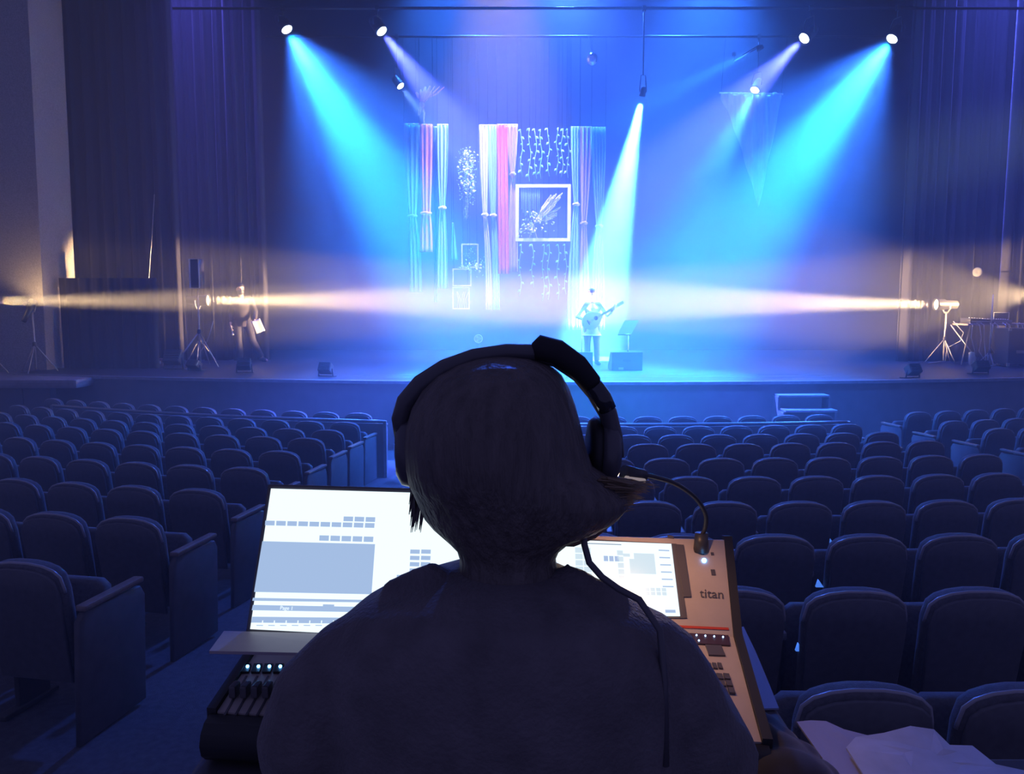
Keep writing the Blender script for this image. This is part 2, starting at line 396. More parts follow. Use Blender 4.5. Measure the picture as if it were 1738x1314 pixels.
place_block(5.75, .5, 7, range(4, 10), 'gear-table-side block', 'the steps aisle', None, 'theatre seats in the gear-table-side block', ('l', None))
# low rail walls behind the front row
def railwall(x0, x1, label):
    r = thing('rail_partition', label, 'partition', ((x0+x1)/2, seatline((x0+x1)/2, 10.72), rake(10.72)), 0, 'low partitions behind the front row')
    zt = P(900, 721, 10.72).z
    n = 14; xs_ = [x0+(x1-x0)*i/n for i in range(n+1)]
    b = MB(r)
    b.loft([[(x, seatline(x, 10.70), rake(10.7)-.05), (x, seatline(x, 10.70), zt-.03), (x, seatline(x, 10.74), zt-.03), (x, seatline(x, 10.74), rake(10.7)-.05)] for x in xs_], smooth=False)
    b.build('partition_panel', M['front'], r)
    b = MB(r); b.tube([(x, seatline(x, 10.72), zt) for x in xs_], .024, 8); b.build('top_rail', M['railtop'], r)
    for x in (x0, x1):
        b = MB(r); y = seatline(x, 10.72); b.box((x, y, (zt+rake(10.7))/2), (.05, .07, zt-rake(10.7)+.03), bev=.01); b.build('end_post', M['railtop'], r)
M['railtop'] = nmat('worn_metal_rail', (.30, .30, .33), .35, .6, .15, 20, metal=.5)
railwall(-7.5, P(651, 721, 10.9).x, 'low partition with a metal rail closing the column-side block, behind its front row')
railwall(-.75, P(1452, 722, 10.72).x, 'low partition with a metal rail across the centre block, behind its front row')
# glowing wedges that paint stage-light glints on armrest ends along one gap
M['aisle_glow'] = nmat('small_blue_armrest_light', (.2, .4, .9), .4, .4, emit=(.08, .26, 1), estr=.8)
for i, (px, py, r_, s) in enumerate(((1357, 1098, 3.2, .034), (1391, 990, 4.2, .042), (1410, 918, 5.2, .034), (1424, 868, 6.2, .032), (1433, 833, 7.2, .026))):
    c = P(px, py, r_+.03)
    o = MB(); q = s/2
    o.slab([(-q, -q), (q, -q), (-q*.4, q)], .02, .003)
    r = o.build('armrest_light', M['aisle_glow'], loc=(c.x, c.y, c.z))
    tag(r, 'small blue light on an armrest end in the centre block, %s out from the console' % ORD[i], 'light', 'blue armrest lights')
# access steps at the stage front
def steps(xc, yfront, label, wt=.86):
    r = thing('stage_steps', label, 'steps', (xc, yfront-.06, .0), 0, 'steps up to the stage')
    zt = [STZ-.22, STZ-.44, STZ-.66, STZ-.88]
    for i, z in enumerate(zt):
        y = -.02-.27*i
        b = MB(); b.box((.03*i, y-.14, z), (wt, .28, .035), bev=.006); b.build('tread', M['nosing'], r)
    for sx in (-1, 1):
        b = MB(); b.loft([[(sx*wt/2+o, 0, .0), (sx*wt/2+o, -1.1, 0), (sx*wt/2+o, -1.1, zt[3]-.02), (sx*wt/2+o, -.84, zt[3]-.02), (sx*wt/2+o, -.84, zt[2]-.02), (sx*wt/2+o, -.57, zt[2]-.02), (sx*wt/2+o, -.57, zt[1]-.02), (sx*wt/2+o, -.3, zt[1]-.02), (sx*wt/2+o, -.3, zt[0]-.02), (sx*wt/2+o, 0, zt[0]-.02)] for o in (-.015, .015)], smooth=False)
        b.build('side_board', M['front'], r)
c = P(1363, 668, 13.3); steps(c.x, edgeY(c.x)-.01, 'wooden stage steps below the stage edge in front of the wedge monitors')
c = P(725, 665, 13.3); steps(c.x, edgeY(c.x)-.01, 'wooden stage steps half hidden behind the operator\'s head')
#--END_SEATS
# ------------------------------------------------------------------ hanging set on the stage
def cloth(name, col, var=.15, tr=.25): return nmat(name, col, .75, .15, var, 5, .25, 30, trans=tr, stretch=(12, 12, .6))
M['c_white'] = cloth('white_voile', (.80, .80, .82)); M['c_teal'] = cloth('teal_voile', (.22, .62, .66)); M['c_aqua'] = cloth('aqua_voile', (.45, .82, .84))
M['c_pink'] = cloth('dusty_pink_voile', (.80, .42, .58)); M['c_magenta'] = cloth('magenta_voile', (.85, .22, .48)); M['c_lilac'] = cloth('lilac_voile', (.66, .52, .78))
M['c_dark'] = cloth('deep_teal_voile', (.06, .30, .38)); M['wire'] = nmat('thin_black_cord', (.006, .006, .006), .9, .05)
M['leafy'] = nmat('silvery_leaves', (.35, .52, .45), .6, .3, .4, 20); M['bloom'] = nmat('pale_blossoms', (.85, .78, .80), .7, .2, .15, 20)
M['pampas'] = nmat('dried_pampas', (.62, .62, .52), .85, .1, .3, 30); M['whitewood'] = nmat('white_painted_wood', (.78, .80, .80), .5, .4, .08, 10)
M['thinwood'] = nmat('pale_bare_wood', (.55, .48, .44), .6, .3, .25, 15)
YS = 20.0
def wires(root, pts, ztop=None):
    b = MB(root)
    for p in pts: b.tube([p, (p[0], 20.0, (ztop or ZB2))], .005, 5)
    b.build('hanging_wire', M['wire'], root)
def strip(label, top, bot, tie, mat, Y=YS, folds=3, skew=0, tiemat=None, group='hanging tied fabric strips'):
    (tx0, tx1, ty), (bx0, bx1, by) = top, bot
    c = P((tx0+tx1)/2, ty, Y)
    root = thing('fabric_strip', label, 'fabric', (c.x, Y, P(0, by, Y).z), 0, group)
    ph = random.random()*6
    def edges(v):            # v 0 top, 1 bottom, in photograph columns
        py = ty+(by-ty)*v
        if not tie: return tx0+(bx0-tx0)*v, tx1+(bx1-tx1)*v, py
        cx, cy, hw = tie; hw *= .75; vt = (cy-ty)/(by-ty)
        if v < vt:
            k = (v/vt); e = k**2.1
            return tx0+(cx-hw-tx0)*e, tx1+(cx+hw-tx1)*e, py
        k = (v-vt)/(1-vt); e = 1-(1-k)**2.2
        return cx-hw+(bx0-cx+hw)*e, cx+hw+(bx1-cx-hw)*e, py
    nu = folds*9
    def f(u, v):
        x0, x1, py = edges(v); a_ = P(x0, py, Y); b_ = P(x1, py, Y); x = a_.x+(b_.x-a_.x)*u; wd = b_.x-a_.x
        amp = min(.055, .13*wd+.012)
        y = Y+amp*(math.sin(u*folds*2*PI+ph)+.35*math.sin(u*folds*3.1*PI+ph*2+v*2))*(1-.2*v)
        return Vector((x, y, a_.z-(skew*(u-.5) if v > .97 else 0)))
    b = MB(root); b.grid(f, nu, 30); o = b.build('cloth', mat, root); solidify(o, .006)
    if tie:
        cx, cy, hw = tie; hw *= .72; q = P(cx, cy, Y); r = abs(P(cx+hw, cy, Y).x-q.x)+.012
        b = MB(root); rs = []
        for i in range(13):
            a_ = 2*PI*i/12; rs.append((q.x+r*math.cos(a_), Y-.005+.075*math.sin(a_), q.z+.012*math.sin(3*a_)))
        b.tube(rs, .032, 8); b.ball((q.x+.02, Y-.09, q.z), .05, 10); b.build('tie_band', tiemat or mat, root)
    b = MB(root); l, r_ = P(tx0, ty, Y), P(tx1, ty, Y); b.tube([l+Vector((0, 0, -.01)), r_+Vector((0, 0, -.01))], .018, 8); b.build('hem_rod', M['whitewood'], root)
    wires(root, [l, r_]); return root
strip('teal fabric strip, first of the hanging strips, tied in the middle', (686, 712, 210), (695, 716, 496), (700, 367, 8), M['c_teal'])
strip('dusty pink fabric strip hanging under the knotted swag', (712, 734, 211), (712, 734, 428), (723, 362, 10), M['c_pink'], YS-.12)
strip('white fabric strip with a blossom tie, beside the flower column', (742, 761, 211), (743, 760, 490), (751, 353, 6), M['c_aqua'], YS-.05, tiemat=M['bloom'])
strip('thin deep teal fabric tail beside the white tied strip', (736, 743, 215), (737, 742, 513), None, M['c_dark'], YS+.15, 2)
strip('short teal fabric cone hanging above the small frames', (767, 770, 378), (765, 777, 441), None, M['c_teal'], YS+.1, 2)
strip('white and pink fabric strip, longest of the middle group, edge nearest the flowers', (813, 828, 212), (824, 835, 526), (823, 365, 5), M['c_white'], YS-.08, tiemat=M['bloom'])
strip('white and aqua fabric strip reaching as low, beside the magenta strip', (828, 843, 212), (836, 848, 526), (837, 366, 5), M['c_aqua'], YS-.02, tiemat=M['bloom'])
strip('untied magenta fabric strip in the middle of the set', (843, 861, 211), (846, 864, 465), None, M['c_magenta'], YS-.12)
strip('lilac fabric strip tied high, against the square flower frame', (861, 879, 211), (863, 879, 461), (870, 296, 4), M['c_lilac'], YS-.05)
strip('aqua fabric strip on the far edge of the square flower frame', (969, 984, 215), (963, 984, 560), (978, 347, 5), M['c_aqua'], YS-.05, tiemat=M['bloom'])
strip('purple fabric strip, second of the three behind the guitarist', (985, 1004, 215), (983, 1001, 560), (991, 379, 5), M['c_lilac'], YS-.14)
strip('teal fabric strip, outermost of the three behind the guitarist', (1004, 1028, 216), (1002, 1027, 560), (1017, 384, 6), M['c_aqua'], YS-.02, 5)
# pink swag knotted above the second strip
c = P(716, 178, YS)
sw = thing('fabric_swag', 'pink fabric swag knotted above the dusty pink strip and spreading upwards', 'fabric', (c.x, YS, P(0, 212, YS).z))
b = MB(sw)
for i in range(7):
    k = i/6; e = P(706+48*k, 150-12*k+16*abs(k-.4), YS); m = P(714+14*k, 168-3*k, YS)
    b.tube([c, m+Vector((0, -.05*math.sin(i), 0)), (m+e)/2+Vector((0, .04*math.cos(i*2), -.03*k)), e], [.03, .035, .05, .02], 8, flat=.45)
b.build('swag_folds', M['c_pink'], sw)
b = MB(sw); b.ball(tuple(c), (.07, .07, .09), 12); b.tube([c, P(713, 188, YS), P(711, 196, YS)], [.05, .045, .02], 8); b.tube([c, P(720, 192, YS), P(719, 203, YS), P(720, 212, YS)], [.03, .024, .02, .03], 8); b.build('knot', M['c_white'], sw)
wires(sw, [P(706, 150, YS), P(754, 138, YS)])
# flower column
def spray(b, c, n, r, kind):
    for i in range(n):
        d = Vector((random.gauss(0, 1), random.gauss(0, .5), random.gauss(0, 1)));
        if kind == 'leaf':
            p = c+Vector((d.x*r, d.y*r*.5, d.z*r)); a_ = random.random()*6.28; L = r*random.uniform(.35, .7)
            q = Vector((math.cos(a_), random.uniform(-.6, .6), math.sin(a_))).normalized(); s_ = q.orthogonal().normalized()*L*.28
            b.add([p, p+q*L*.5+s_, p+q*L, p+q*L*.5-s_, p+q*L*.5+q.cross(s_).normalized()*L*.08], [(0, 1, 4), (1, 2, 4), (2, 3, 4), (3, 0, 4), (0, 3, 2, 1)])
        else:
            b.ball(tuple(c+Vector((d.x*r*.7, -.05+d.y*.04, d.z*r*.7))), r*random.uniform(.16, .3), 8)
fcx = thing('flower_column', 'hanging column of pale flowers and trailing leaves beside the white strip', 'flowers', (P(793, 257, YS).x, YS, P(0, 372, YS).z))
b = MB(fcx); b2 = MB(fcx)
for i in range(13):
    v = i/12; py = 262+106*v; wdt = (.105 if v < .7 else .045)*(1-.3*abs(v-.3))
    spray(b, P(793+2*math.sin(i), py, YS), 44, wdt, 'leaf')
    if v < .62: spray(b2, P(794+4*math.sin(i*1.9), py, YS), 5, .12, 'bloom')
b.build('trailing_leaves', M['leafy'], fcx); b2.build('blossoms', M['bloom'], fcx)
b = MB(fcx); b.tube([P(793, 258, YS), P(794, 310, YS), P(792, 371, YS)], .012, 6); b.build('stem', M['thinwood'], fcx)
wires(fcx, [P(793, 258, YS)])
# leaf garlands above and below the square frame
def garland(px, y0, y1, label, grp, Y=YS+.05):
    a_ = P(px, y0, Y); e = P(px, y1, Y)
    r = thing('leaf_garland', label, 'garland', (a_.x, Y, e.z), 0, grp)
    b = MB(r); n = 7; ph = random.random()*6
    pts_ = [a_.lerp(e, i/n)+Vector((.03*math.sin(i*1.3+ph), .02*math.cos(i+ph), 0)) for i in range(n+1)]
    b.tube(pts_, .007, 5); b.build('string', M['c_aqua'], r)
    b = MB(r)
    for i in range(n):
        p = pts_[i]; sgn = 1 if i % 2 else -1; L = .10*random.uniform(.7, 1.2)
        q = Vector((sgn*.75, random.uniform(-.4, .4), -.7)).normalized(); s_ = Vector((q.z, 0, -q.x))*L*.3
        b.add([p, p+q*L*.5+s_, p+q*L, p+q*L*.5-s_, p+q*L*.45+Vector((0, -.015, 0))], [(0, 1, 4), (1, 2, 4), (2, 3, 4), (3, 0, 4), (0, 3, 2, 1)])
    b.build('leaves', M['c_aqua'], r); wires(r, [a_])
    return r
for i, px in enumerate((885, 899, 909, 918, 931, 946, 954, 964)):
    garland(px, 218+random.uniform(-2, 4), 309-random.uniform(0, 14), 'leaf garland above the square frame, %s from the lilac strip' % ORD[i], 'leaf garlands above the frame')
for i, px in enumerate((883, 904, 922, 931, 947, 960)):
    garland(px, 414, 512-random.uniform(0, 25), 'leaf garland below the square frame, %s from the lilac strip' % ORD[i], 'leaf garlands below the frame', YS+.12)
def frame(label, x0, x1, y0, y1, wdt, mat, Y=YS, grp=None, name='picture_frame', rootonly=False):
    a_ = P(x0, y1, Y); e = P(x1, y0, Y); r = thing(name, label, 'frame', ((a_.x+e.x)/2, Y, a_.z), 0, grp)
    W = e.x-a_.x; H = e.z-a_.z
    for nm, c_, d_ in (('bottom_rail', (0, 0, wdt/2), (W, .06, wdt)), ('top_rail', (0, 0, H-wdt/2), (W, .06, wdt)), ('side_rail', (-W/2+wdt/2, 0, H/2), (wdt, .06, H-2*wdt)), ('side_rail', (W/2-wdt/2, 0, H/2), (wdt, .06, H-2*wdt))):
        MB().box(c_, d_, bev=.006).build(nm, mat, r)
    wires(r, [(a_.x+.04, Y, e.z), (e.x-.04, Y, e.z)]); return r, W, H
fr, W, H = frame('large square white frame holding dried pampas grass', 875, 969, 313, 410, .08, M['whitewood'], YS-.1)
b = MB(fr)
for i in range(11): b.tube([P(885+3*i, 320, YS-.08), P(885+3*i+random.uniform(-1, 1), 362+random.uniform(-8, 10), YS-.08)], .005, 5)
b.build('hanging_thread', M['c_aqua'], fr)
bq = thing('pampas_bouquet', 'dried pampas and flower bouquet fixed slantwise across the square frame', 'flowers', tuple(P(905, 378, YS-.16)))
b = MB(bq); c0 = P(905, 380, YS-.16)
for i in range(16):
    ang = math.radians(38+random.uniform(-20, 22)); L = random.uniform(.55, 1.12)
    d = Vector((math.cos(ang), random.uniform(-.12, .06), math.sin(ang))); nrm = Vector((-d.z, 0, d.x))
    b.tube([c0, c0+d*L*.45, c0+d*L], [.008, .008, .004], 5)
    for j in range(26):
        k = .42+.58*j/26; p = c0+d*L*k; s_ = (1 if j % 2 else -1); l2 = .12*(1.25-k)
        b.tube([p, p+d*l2+nrm*s_*l2*.45+Vector((0, random.uniform(-.03, .03), 0))], [.015, .004], 4)
b.build('pampas_plumes', M['pampas'], bq)
b = MB(bq)
for q in ((900, 383), (912, 375), (925, 372), (892, 390)): spray(b, P(q[0], q[1], YS-.2), 22, .12, 'leaf')
b.build('leaves', M['leafy'], bq)
b = MB(bq)
for q in ((898, 385), (908, 372), (915, 377), (903, 378)): spray(b, P(q[0], q[1], YS-.22), 5, .11, 'bloom')
b.build('blossoms', M['bloom'], bq)
b = MB(bq); b.tube([c0+Vector((-.30, 0, -.22)), c0], [.008, .012], 6); b.tube([c0+Vector((-.1, .0, -.36)), c0], [.008, .012], 6); b.tube([c0+Vector((0, .02, 0)), (c0.x+.1, YS-.1, P(0, 410, YS).z+.05)], .01, 6); b.build('stems', M['thinwood'], bq)
f1, W, H = frame('small pale frame with flowers on its lower edge', 783, 812, 414, 455, .035, M['thinwood'], YS, 'small hanging frames')
f2, W, H = frame('small pale frame, middle one of the cascade under the teal cone', 768, 800, 456, 486, .03, M['thinwood'], YS-.03, 'small hanging frames')
f3, W, H = frame('small pale frame, lowest of the cascade, with bare twigs inside', 768, 797, 487, 525, .03, M['thinwood'], YS, 'small hanging frames')
b = MB(f3)
for i in range(5): b.tube([P(776+4*i, 523, YS), P(778+3*i, 508, YS), P(774+5*i+random.uniform(-3, 3), 495, YS)], .007, 5)
b.build('twigs', M['thinwood'], f3)
fb = thing('flower_cluster', 'low cluster of flowers resting on the small frame with flowers', 'flowers', tuple(P(803, 452, YS-.06)))
b = MB(fb); b2 = MB(fb)
for q in ((792, 450), (800, 452), (810, 451), (818, 450), (796, 436), (799, 426)): spray(b, P(q[0], q[1], YS-.06), 16, .10 if q[1] > 440 else .05, 'leaf')
for q in ((804, 452), (812, 451), (808, 455)): spray(b2, P(q[0], q[1], YS-.08), 4, .10, 'bloom')
b.build('leaves', M['leafy'], fb); b2.build('blossoms', M['bloom'], fb)
# sheer triangular cloth
tm = nmat('sheer_grey_net', (.55, .58, .62), .8, .1, .25, 4, trans=.4, stretch=(20, 1, .4))
nt = tm.node_tree; out = nt.nodes['Material Output']; src = out.inputs[0].links[0].from_socket
tb = nt.nodes.new('ShaderNodeBsdfTransparent'); mx = nt.nodes.new('ShaderNodeMixShader'); mx.inputs[0].default_value = .78
nt.links.new(tb.outputs[0], mx.inputs[1]); nt.links.new(src, mx.inputs[2]); nt.links.new(mx.outputs[0], out.inputs[0])
def tri(u, v):
    px = 1223+104*u; lo = 168+(u/.62)**1.25*186 if u < .62 else 354-(u-.62)/.38*190
    p = P(px, 158+(max(lo, 160)-158)*v, 20.3); p.y += .08*math.sin(u*34)*(1-.5*v); return p
tc = thing('triangular_cloth', 'sheer triangular cloth hanging point down near the second beam light', 'fabric', (P(1275, 160, 20.3).x, 20.3, P(0, 354, 20.3).z))
b = MB(tc); b.grid(tri, 60, 16); solidify(b.build('net', tm, tc), .004)
b = MB(tc); b.tube([P(1221, 158, 20.3), P(1329, 160, 20.3)], .02, 8); b.build('top_rod', M['whitewood'], tc)
wires(tc, [P(1224, 158, 20.3), P(1326, 160, 20.3)])
# mirror ball
c = P(1005, 101, 19.0); mbm = nmat('mirror_facets', (.75, .76, .8), .12, .8, metal=1)
r = thing('mirror_ball', 'mirror ball hanging high over the middle of the stage', 'mirror ball', tuple(c))
b = MB(); n = 18
rings = [[(.155*math.sin(PI*(i+.3)/(10.6))*math.cos(2*PI*j/n), .155*math.sin(PI*(i+.3)/10.6)*math.sin(2*PI*j/n), .155*math.cos(PI*(i+.3)/10.6)) for j in range(n)] for i in range(11)]
b.loft(rings, smooth=False); b.build('ball', mbm, r)
MB().tube([(0, 0, .15), (0, 1.0, ZB2-c.z)], .006, 5).build('cable', M['wire'], r)
#--END_SET
# ------------------------------------------------------------------ stage gear
def Ys(py):
    return Pz(869, py, STZ).y
def tripod(root, h, foot=.42, r=.014, top=None, spread=.55, a0=.4, mat=None):
    mat = mat or M['steel']
    MB().tube([(0, 0, .06), (0, 0, h)], [r*1.25, r], 8).build('pole', mat, root)
    for i in range(3):
        a_ = a0+2*PI*i/3; MB().tube([(0, 0, spread), (foot*math.cos(a_), foot*math.sin(a_), .012)], r*.8, 6).build('leg', mat, root)
    b = MB(); b.lathe([(r*1.3, spread-.05), (r*2.2, spread-.04), (r*2.2, spread+.04), (r*1.3, spread+.05)], 10); b.build('collar', M['metal'], root)
M['warmsteel'] = nmat('bare_metal_stand', (.55, .52, .5), .4, .5, .2, 20, metal=.4)
def side_light(px, py, Y, dirx, zfloor, label, power, ang, rise=.0, tgt=None, stand=True, r=.13):
    c = P(px, py, Y); h = c.z-zfloor
    d = (Vector(tgt)-c).normalized() if tgt else Vector((dirx, 0, rise)).normalized()
    root = thing('side_light', label, 'stage light', (c.x-d.x*.22, Y, zfloor), 0, 'warm side lights on stands')
    if stand: tripod(root, h-.16, .38, .016, a0=.7, mat=M['warmsteel'])
    Mh = rot_to(d, loc=(d.x*.22, 0, h))
    b = MB(); b.lathe([(.02, -.46), (r*.7, -.45), (r*.78, -.2), (r*.95, -.17), (r*.95, -.03), (r*1.1, 0), (r*1.1, .03), (r*.92, .03), (r*.9, -.02)], 20, M=Mh); b.build('lamp_body', M['metal'], root)
    MB().lathe([(.002, .012), (r*.88, .0), (r*.88, -.015), (.002, -.015)], 20, M=Mh).build('lens', M['lens_warm'], root)
    b = MB(); b.tube([(0, -r-.03, h), (0, -r-.03, h-.10), (0, -.06, h-.19), (0, .06, h-.19), (0, r+.03, h-.10), (0, r+.03, h)], .014, 6); b.build('yoke', M['warmsteel'], root)
    p = c+d*.06
    l = spot('beam', p, p+d, WARM, power, ang, .5, .09); l.parent = root; l.location = p-Vector(root.location); return root
side_light(-14, 511, 14.9, 1, STZ, 'warm side light in front of the pale column, beam aimed across the stage', 50000, 7, .004)
s2 = side_light(352, 510, 18.0, 1, STZ, 'warm side light beside the tripod speaker, beam passing the walking person', 90000, 9.5, .0)
s3 = side_light(1590, 517, 18.0, -1, STZ, 'warm side light on a stand near the gear table', 110000, 9.5, .012)
side_light(1768, 500, 17.6, -1, STZ, 'warm side light beyond the gear table at the wing', 2600, 48, -.04)
s5 = side_light(56, 513, 15.45, 0, STZ, 'small warm lamp glowing against the pale column', 45, 150, tgt=(a+.3, 16.2, 3.6), r=.07)
b = MB(s3); a_ = Vector(s3.location)
b.tube([a_+Vector((.12, -.1, .95)), a_+Vector((.34, -.15, .7)), a_+Vector((.30, -.1, .5)), a_+Vector((.04, -.05, .35)), a_+Vector((.03, -.03, .05)), a_+Vector((-.5, -.3, .02))], .010, 6); b.build('cable', M['warmsteel'], s3)
# speaker on a tripod
Y = 16.9; c = P(335, 490, Y); h = c.z-STZ; H = P(335, 440, Y).z-c.z
ts = thing('speaker_stand', 'silver tripod stand under the upright speaker', 'stand', (c.x, Y, STZ)); tripod(ts, h-.0, .55, .018, spread=.75, a0=-.5, mat=M['warmsteel'])
sp = thing('loudspeaker', 'upright loudspeaker on the silver tripod stand', 'speaker', (c.x, Y, c.z+.001))
b = MB(); b.slab([(-.11, 0), (.11, 0), (.11, H), (-.11, H)], .26, .012); b.build('cabinet', M['plastic'], sp)
b = MB(); b.box((0, -.131, H/2), (.20, .014, H-.04), bev=.004); b.build('grille', M['grille'], sp)
b = MB()
for q in ((-.094, H/2, .034, H), (.097, H/2, .026, H)): b.box((q[0], -.139, q[1]), (q[2], .012, H), bev=.003)
for q in (.006, H-.006): b.box((0, -.139, q), (.22, .012, .012), bev=.003)
b.build('pale_trim', M['whitewood'], sp)  # white strips paint in the lamp-lit edges of the cabinet
# microphone and pole stands on that side
def micstand(px, ytop, py, label, boom=None, mic=True, grp='microphone stands'):
    Y = Ys(py); c = P(px, py, Y); h = P(px, ytop, Y).z-STZ
    r = thing('microphone_stand', label, 'stand', (c.x, Y, STZ), 0, grp)
    MB().lathe([(.14, 0), (.14, .018), (.03, .03), (.012, .04)], 18).build('base', M['metal'], r)
    MB().tube([(0, 0, .03), (0, 0, h)], [.013, .009], 8).build('pole', M['warmsteel'], r)
    if boom:
        MB().tube([(-boom[0]*.25, 0, h-boom[1]*.25), (boom[0], -.1, h+boom[1])], .008, 6).build('boom', M['warmsteel'], r)
    if mic:
        e = Vector((boom[0], -.1, h+boom[1])) if boom else Vector((0, 0, h))
        b = MB(); b.tube([e+Vector((.0, .1, -.03)), e+Vector((0, -.03, .0))], [.012, .018], 8); b.ball(tuple(e+Vector((0, -.05, .01))), .028, 10); b.build('microphone', M['metal'], r)
    return r
micstand(285, 540, 600, 'short straight stand behind the dark floor flood', mic=False)
micstand(253, 480, 612, 'tall thin stand beside the black masking drape', (.25, .12))
micstand(322, 492, 606, 'stand with a short boom just beside the speaker tripod', (-.12, .06))
b = MB(); Y = 17.3
b.tube([P(262, 330, Y), P(258, 400, Y), P(252, 480, Y), P(250, 545, Y), P(254, 609, Y)], .008, 6)
q = b.build('hanging_cable', M['warmsteel']); tag(q, 'thin cable hanging down in front of the folds near the masking drape', 'cable')
b = MB(); Y = 17.0
b.tube([P(362, 545, Y), P(358, 560, Y), P(352, 578, Y), P(345, 590, Y), P(338, 600, Y), Vector((P(340, 606, Y).x, Y-.3, STZ+.01))], .009, 6)
q = b.build('lamp_cable', M['warmsteel'], s2); q.location = -Vector(s2.location)
# floor floods along the stage edge
def flood(px, y0, y1, wpx, label, lit=0):
    Y = Ys(y1); c = P(px, y1, Y); H = P(px, y0, Y).z-STZ; W = wpx/FPX*Y
    r = thing('floor_flood', label, 'stage light', (c.x, Y, STZ), random.uniform(-.3, .3), 'dark floor lights along the stage edge')
    Mt = Matrix.Translation((0, 0, H*.56)) @ Matrix.Rotation(math.radians(-35), 4, 'X')
    b = MB(); b.box((0, 0, 0), (W*.8, .16, H*.62), M=Mt, bev=.02)
    for i in range(5): b.box((0, -.085-.0, -H*.24+i*H*.12), (W*.7, .03, .012), M=Mt)
    b.build('lamp_box', M['metal'], r)
    b = MB(); b.box((0, .085, 0), (W*.66, .012, H*.5), M=Mt); b.build('lens', M['lens_dim'] if lit else M['plastic'], r)
    b = MB(); k = W*.46
    b.tube([(-k*.92, 0, H*.56), (-k, 0, .02), (-k, .16, .012)], .014, 6); b.tube([(k*.92, 0, H*.56), (k, 0, .02), (k, .16, .012)], .014, 6); b.tube([(-k, 0, .02), (k, 0, .02)], .012, 6)
    b.build('bracket', M['metal'], r); return r
flood(295, 590, 628, 36, 'biggest dark floor light, in front of the short straight stand')
flood(330, 611, 630, 28, 'low dark floor light at the foot of the speaker tripod')
flood(415, 606, 634, 28, 'dark floor light in front of the walking person')
flood(553, 614, 640, 28, 'lone dark floor light between the walking person and the operator\'s head')
flood(1549, 616, 643, 28, 'dark floor light in front of the cable coil')
flood(1664, 611, 636, 30, 'dark floor light in front of the gear table')
def litbox(px, y0, y1, wpx, label):
    Y = Ys(y1); c = P(px, y1, Y); H = P(px, y0, Y).z-STZ; W = wpx/FPX*Y
    r = thing('rack_box', label, 'box', (c.x, Y, STZ), .2)
    b = MB(); b.box((0, 0, H/2), (W, .3, H), bev=.012); b.build('case', nmat('dusty_red_box', (.22, .10, .09), .6, .3, .2, 10), r)
    b = MB(); b.box((W*.28, -.155, H*.55), (W*.3, .01, H*.4), bev=.003); b.build('pale_plate', M['whitewood'], r)
    b = MB(); b.tube([(-W*.3, -.02, H), (-W*.3, -.02, H+.05), (W*.1, -.02, H+.05), (W*.1, -.02, H)], .01, 6); b.build('handle', M['metal'], r)
litbox(262, 609, 621, 32, 'low reddish box on the stage floor beside the masking drape')
# wedge monitors
def wedge(x0, x1, y0, y1, label, rz):
    Y = Ys(y1); c = P((x0+x1)/2, y1, Y); H = P(x0, y0, Y).z-STZ; W = (x1-x0)/FPX*Y
    r = thing('wedge_monitor', label, 'speaker', (c.x, Y, STZ), rz, 'wedge monitors on the stage')
    prof = [(-.20, 0), (.24, 0), (.24, H*.25), (-.02, H), (-.20, H)]
    b = MB(); b.loft([[(sx*W/2, y, z) for y, z in prof] for sx in (-1, -.98, .98, 1)], smooth=False); b.build('cabinet', M['plastic'], r)
    b = MB(); b.loft([[(sx*W*.46, y, z) for y, z in ((.235, H*.30), (.25, H*.33), (.0, H*1.0), (-.01, H*.97))] for sx in (-1, 1)], smooth=False); b.build('grille', M['grille'], r)
    b = MB(); b.box((0, -.205, H*.55), (.16, .02, .05), bev=.006); b.build('handle', M['metal'], r)
    b = MB(); b.box((-W*.2, -.205, H*.12), (.10, .012, .05), bev=.004); b.build('socket_plate', M['steel'], r)
wedge(1035, 1087, 597, 628, 'wedge monitor in front of the music stand', .05)
wedge(972, 1006, 597, 626, 'wedge monitor partly hidden by the headphone band', -.1)
# music stand
Y = 16.9; c = P(1066, 600, Y)
ms = thing('music_stand', 'music stand with a tilted pale desk beside the guitarist', 'music stand', (c.x, Y, STZ))
hz_ = P(1064, 566, Y).z-STZ
tripod(ms, hz_, .3, .011, spread=.3, a0=1.2)
dk = MB(); q0 = P(1048, 568, Y); q1 = P(1071, 568, Y); q2 = P(1086, 544, Y); q3 = P(1062, 544, Y)
for q_ in (q2, q3): q_.y += .12
dk.M = Matrix.Translation(-Vector(ms.location)); n_ = (q1-q0).cross(q3-q0).normalized()*.012
dk.loft([[q0, q1, q2, q3], [q0-n_, q1-n_, q2-n_, q3-n_]], smooth=False); dk.build('desk', nmat('grey_sheet_holder', (.35, .36, .40), .5, .4, .1, 8), ms)
lp = MB(); lp.M = dk.M; lp.tube([q0+Vector((0, -.03, -.0)), q1+Vector((0, -.03, 0))], .014, 6); lp.build('ledge', M['metal'], ms)
micstand(987, 545, 618, 'microphone stand in front of the guitarist', None, True)
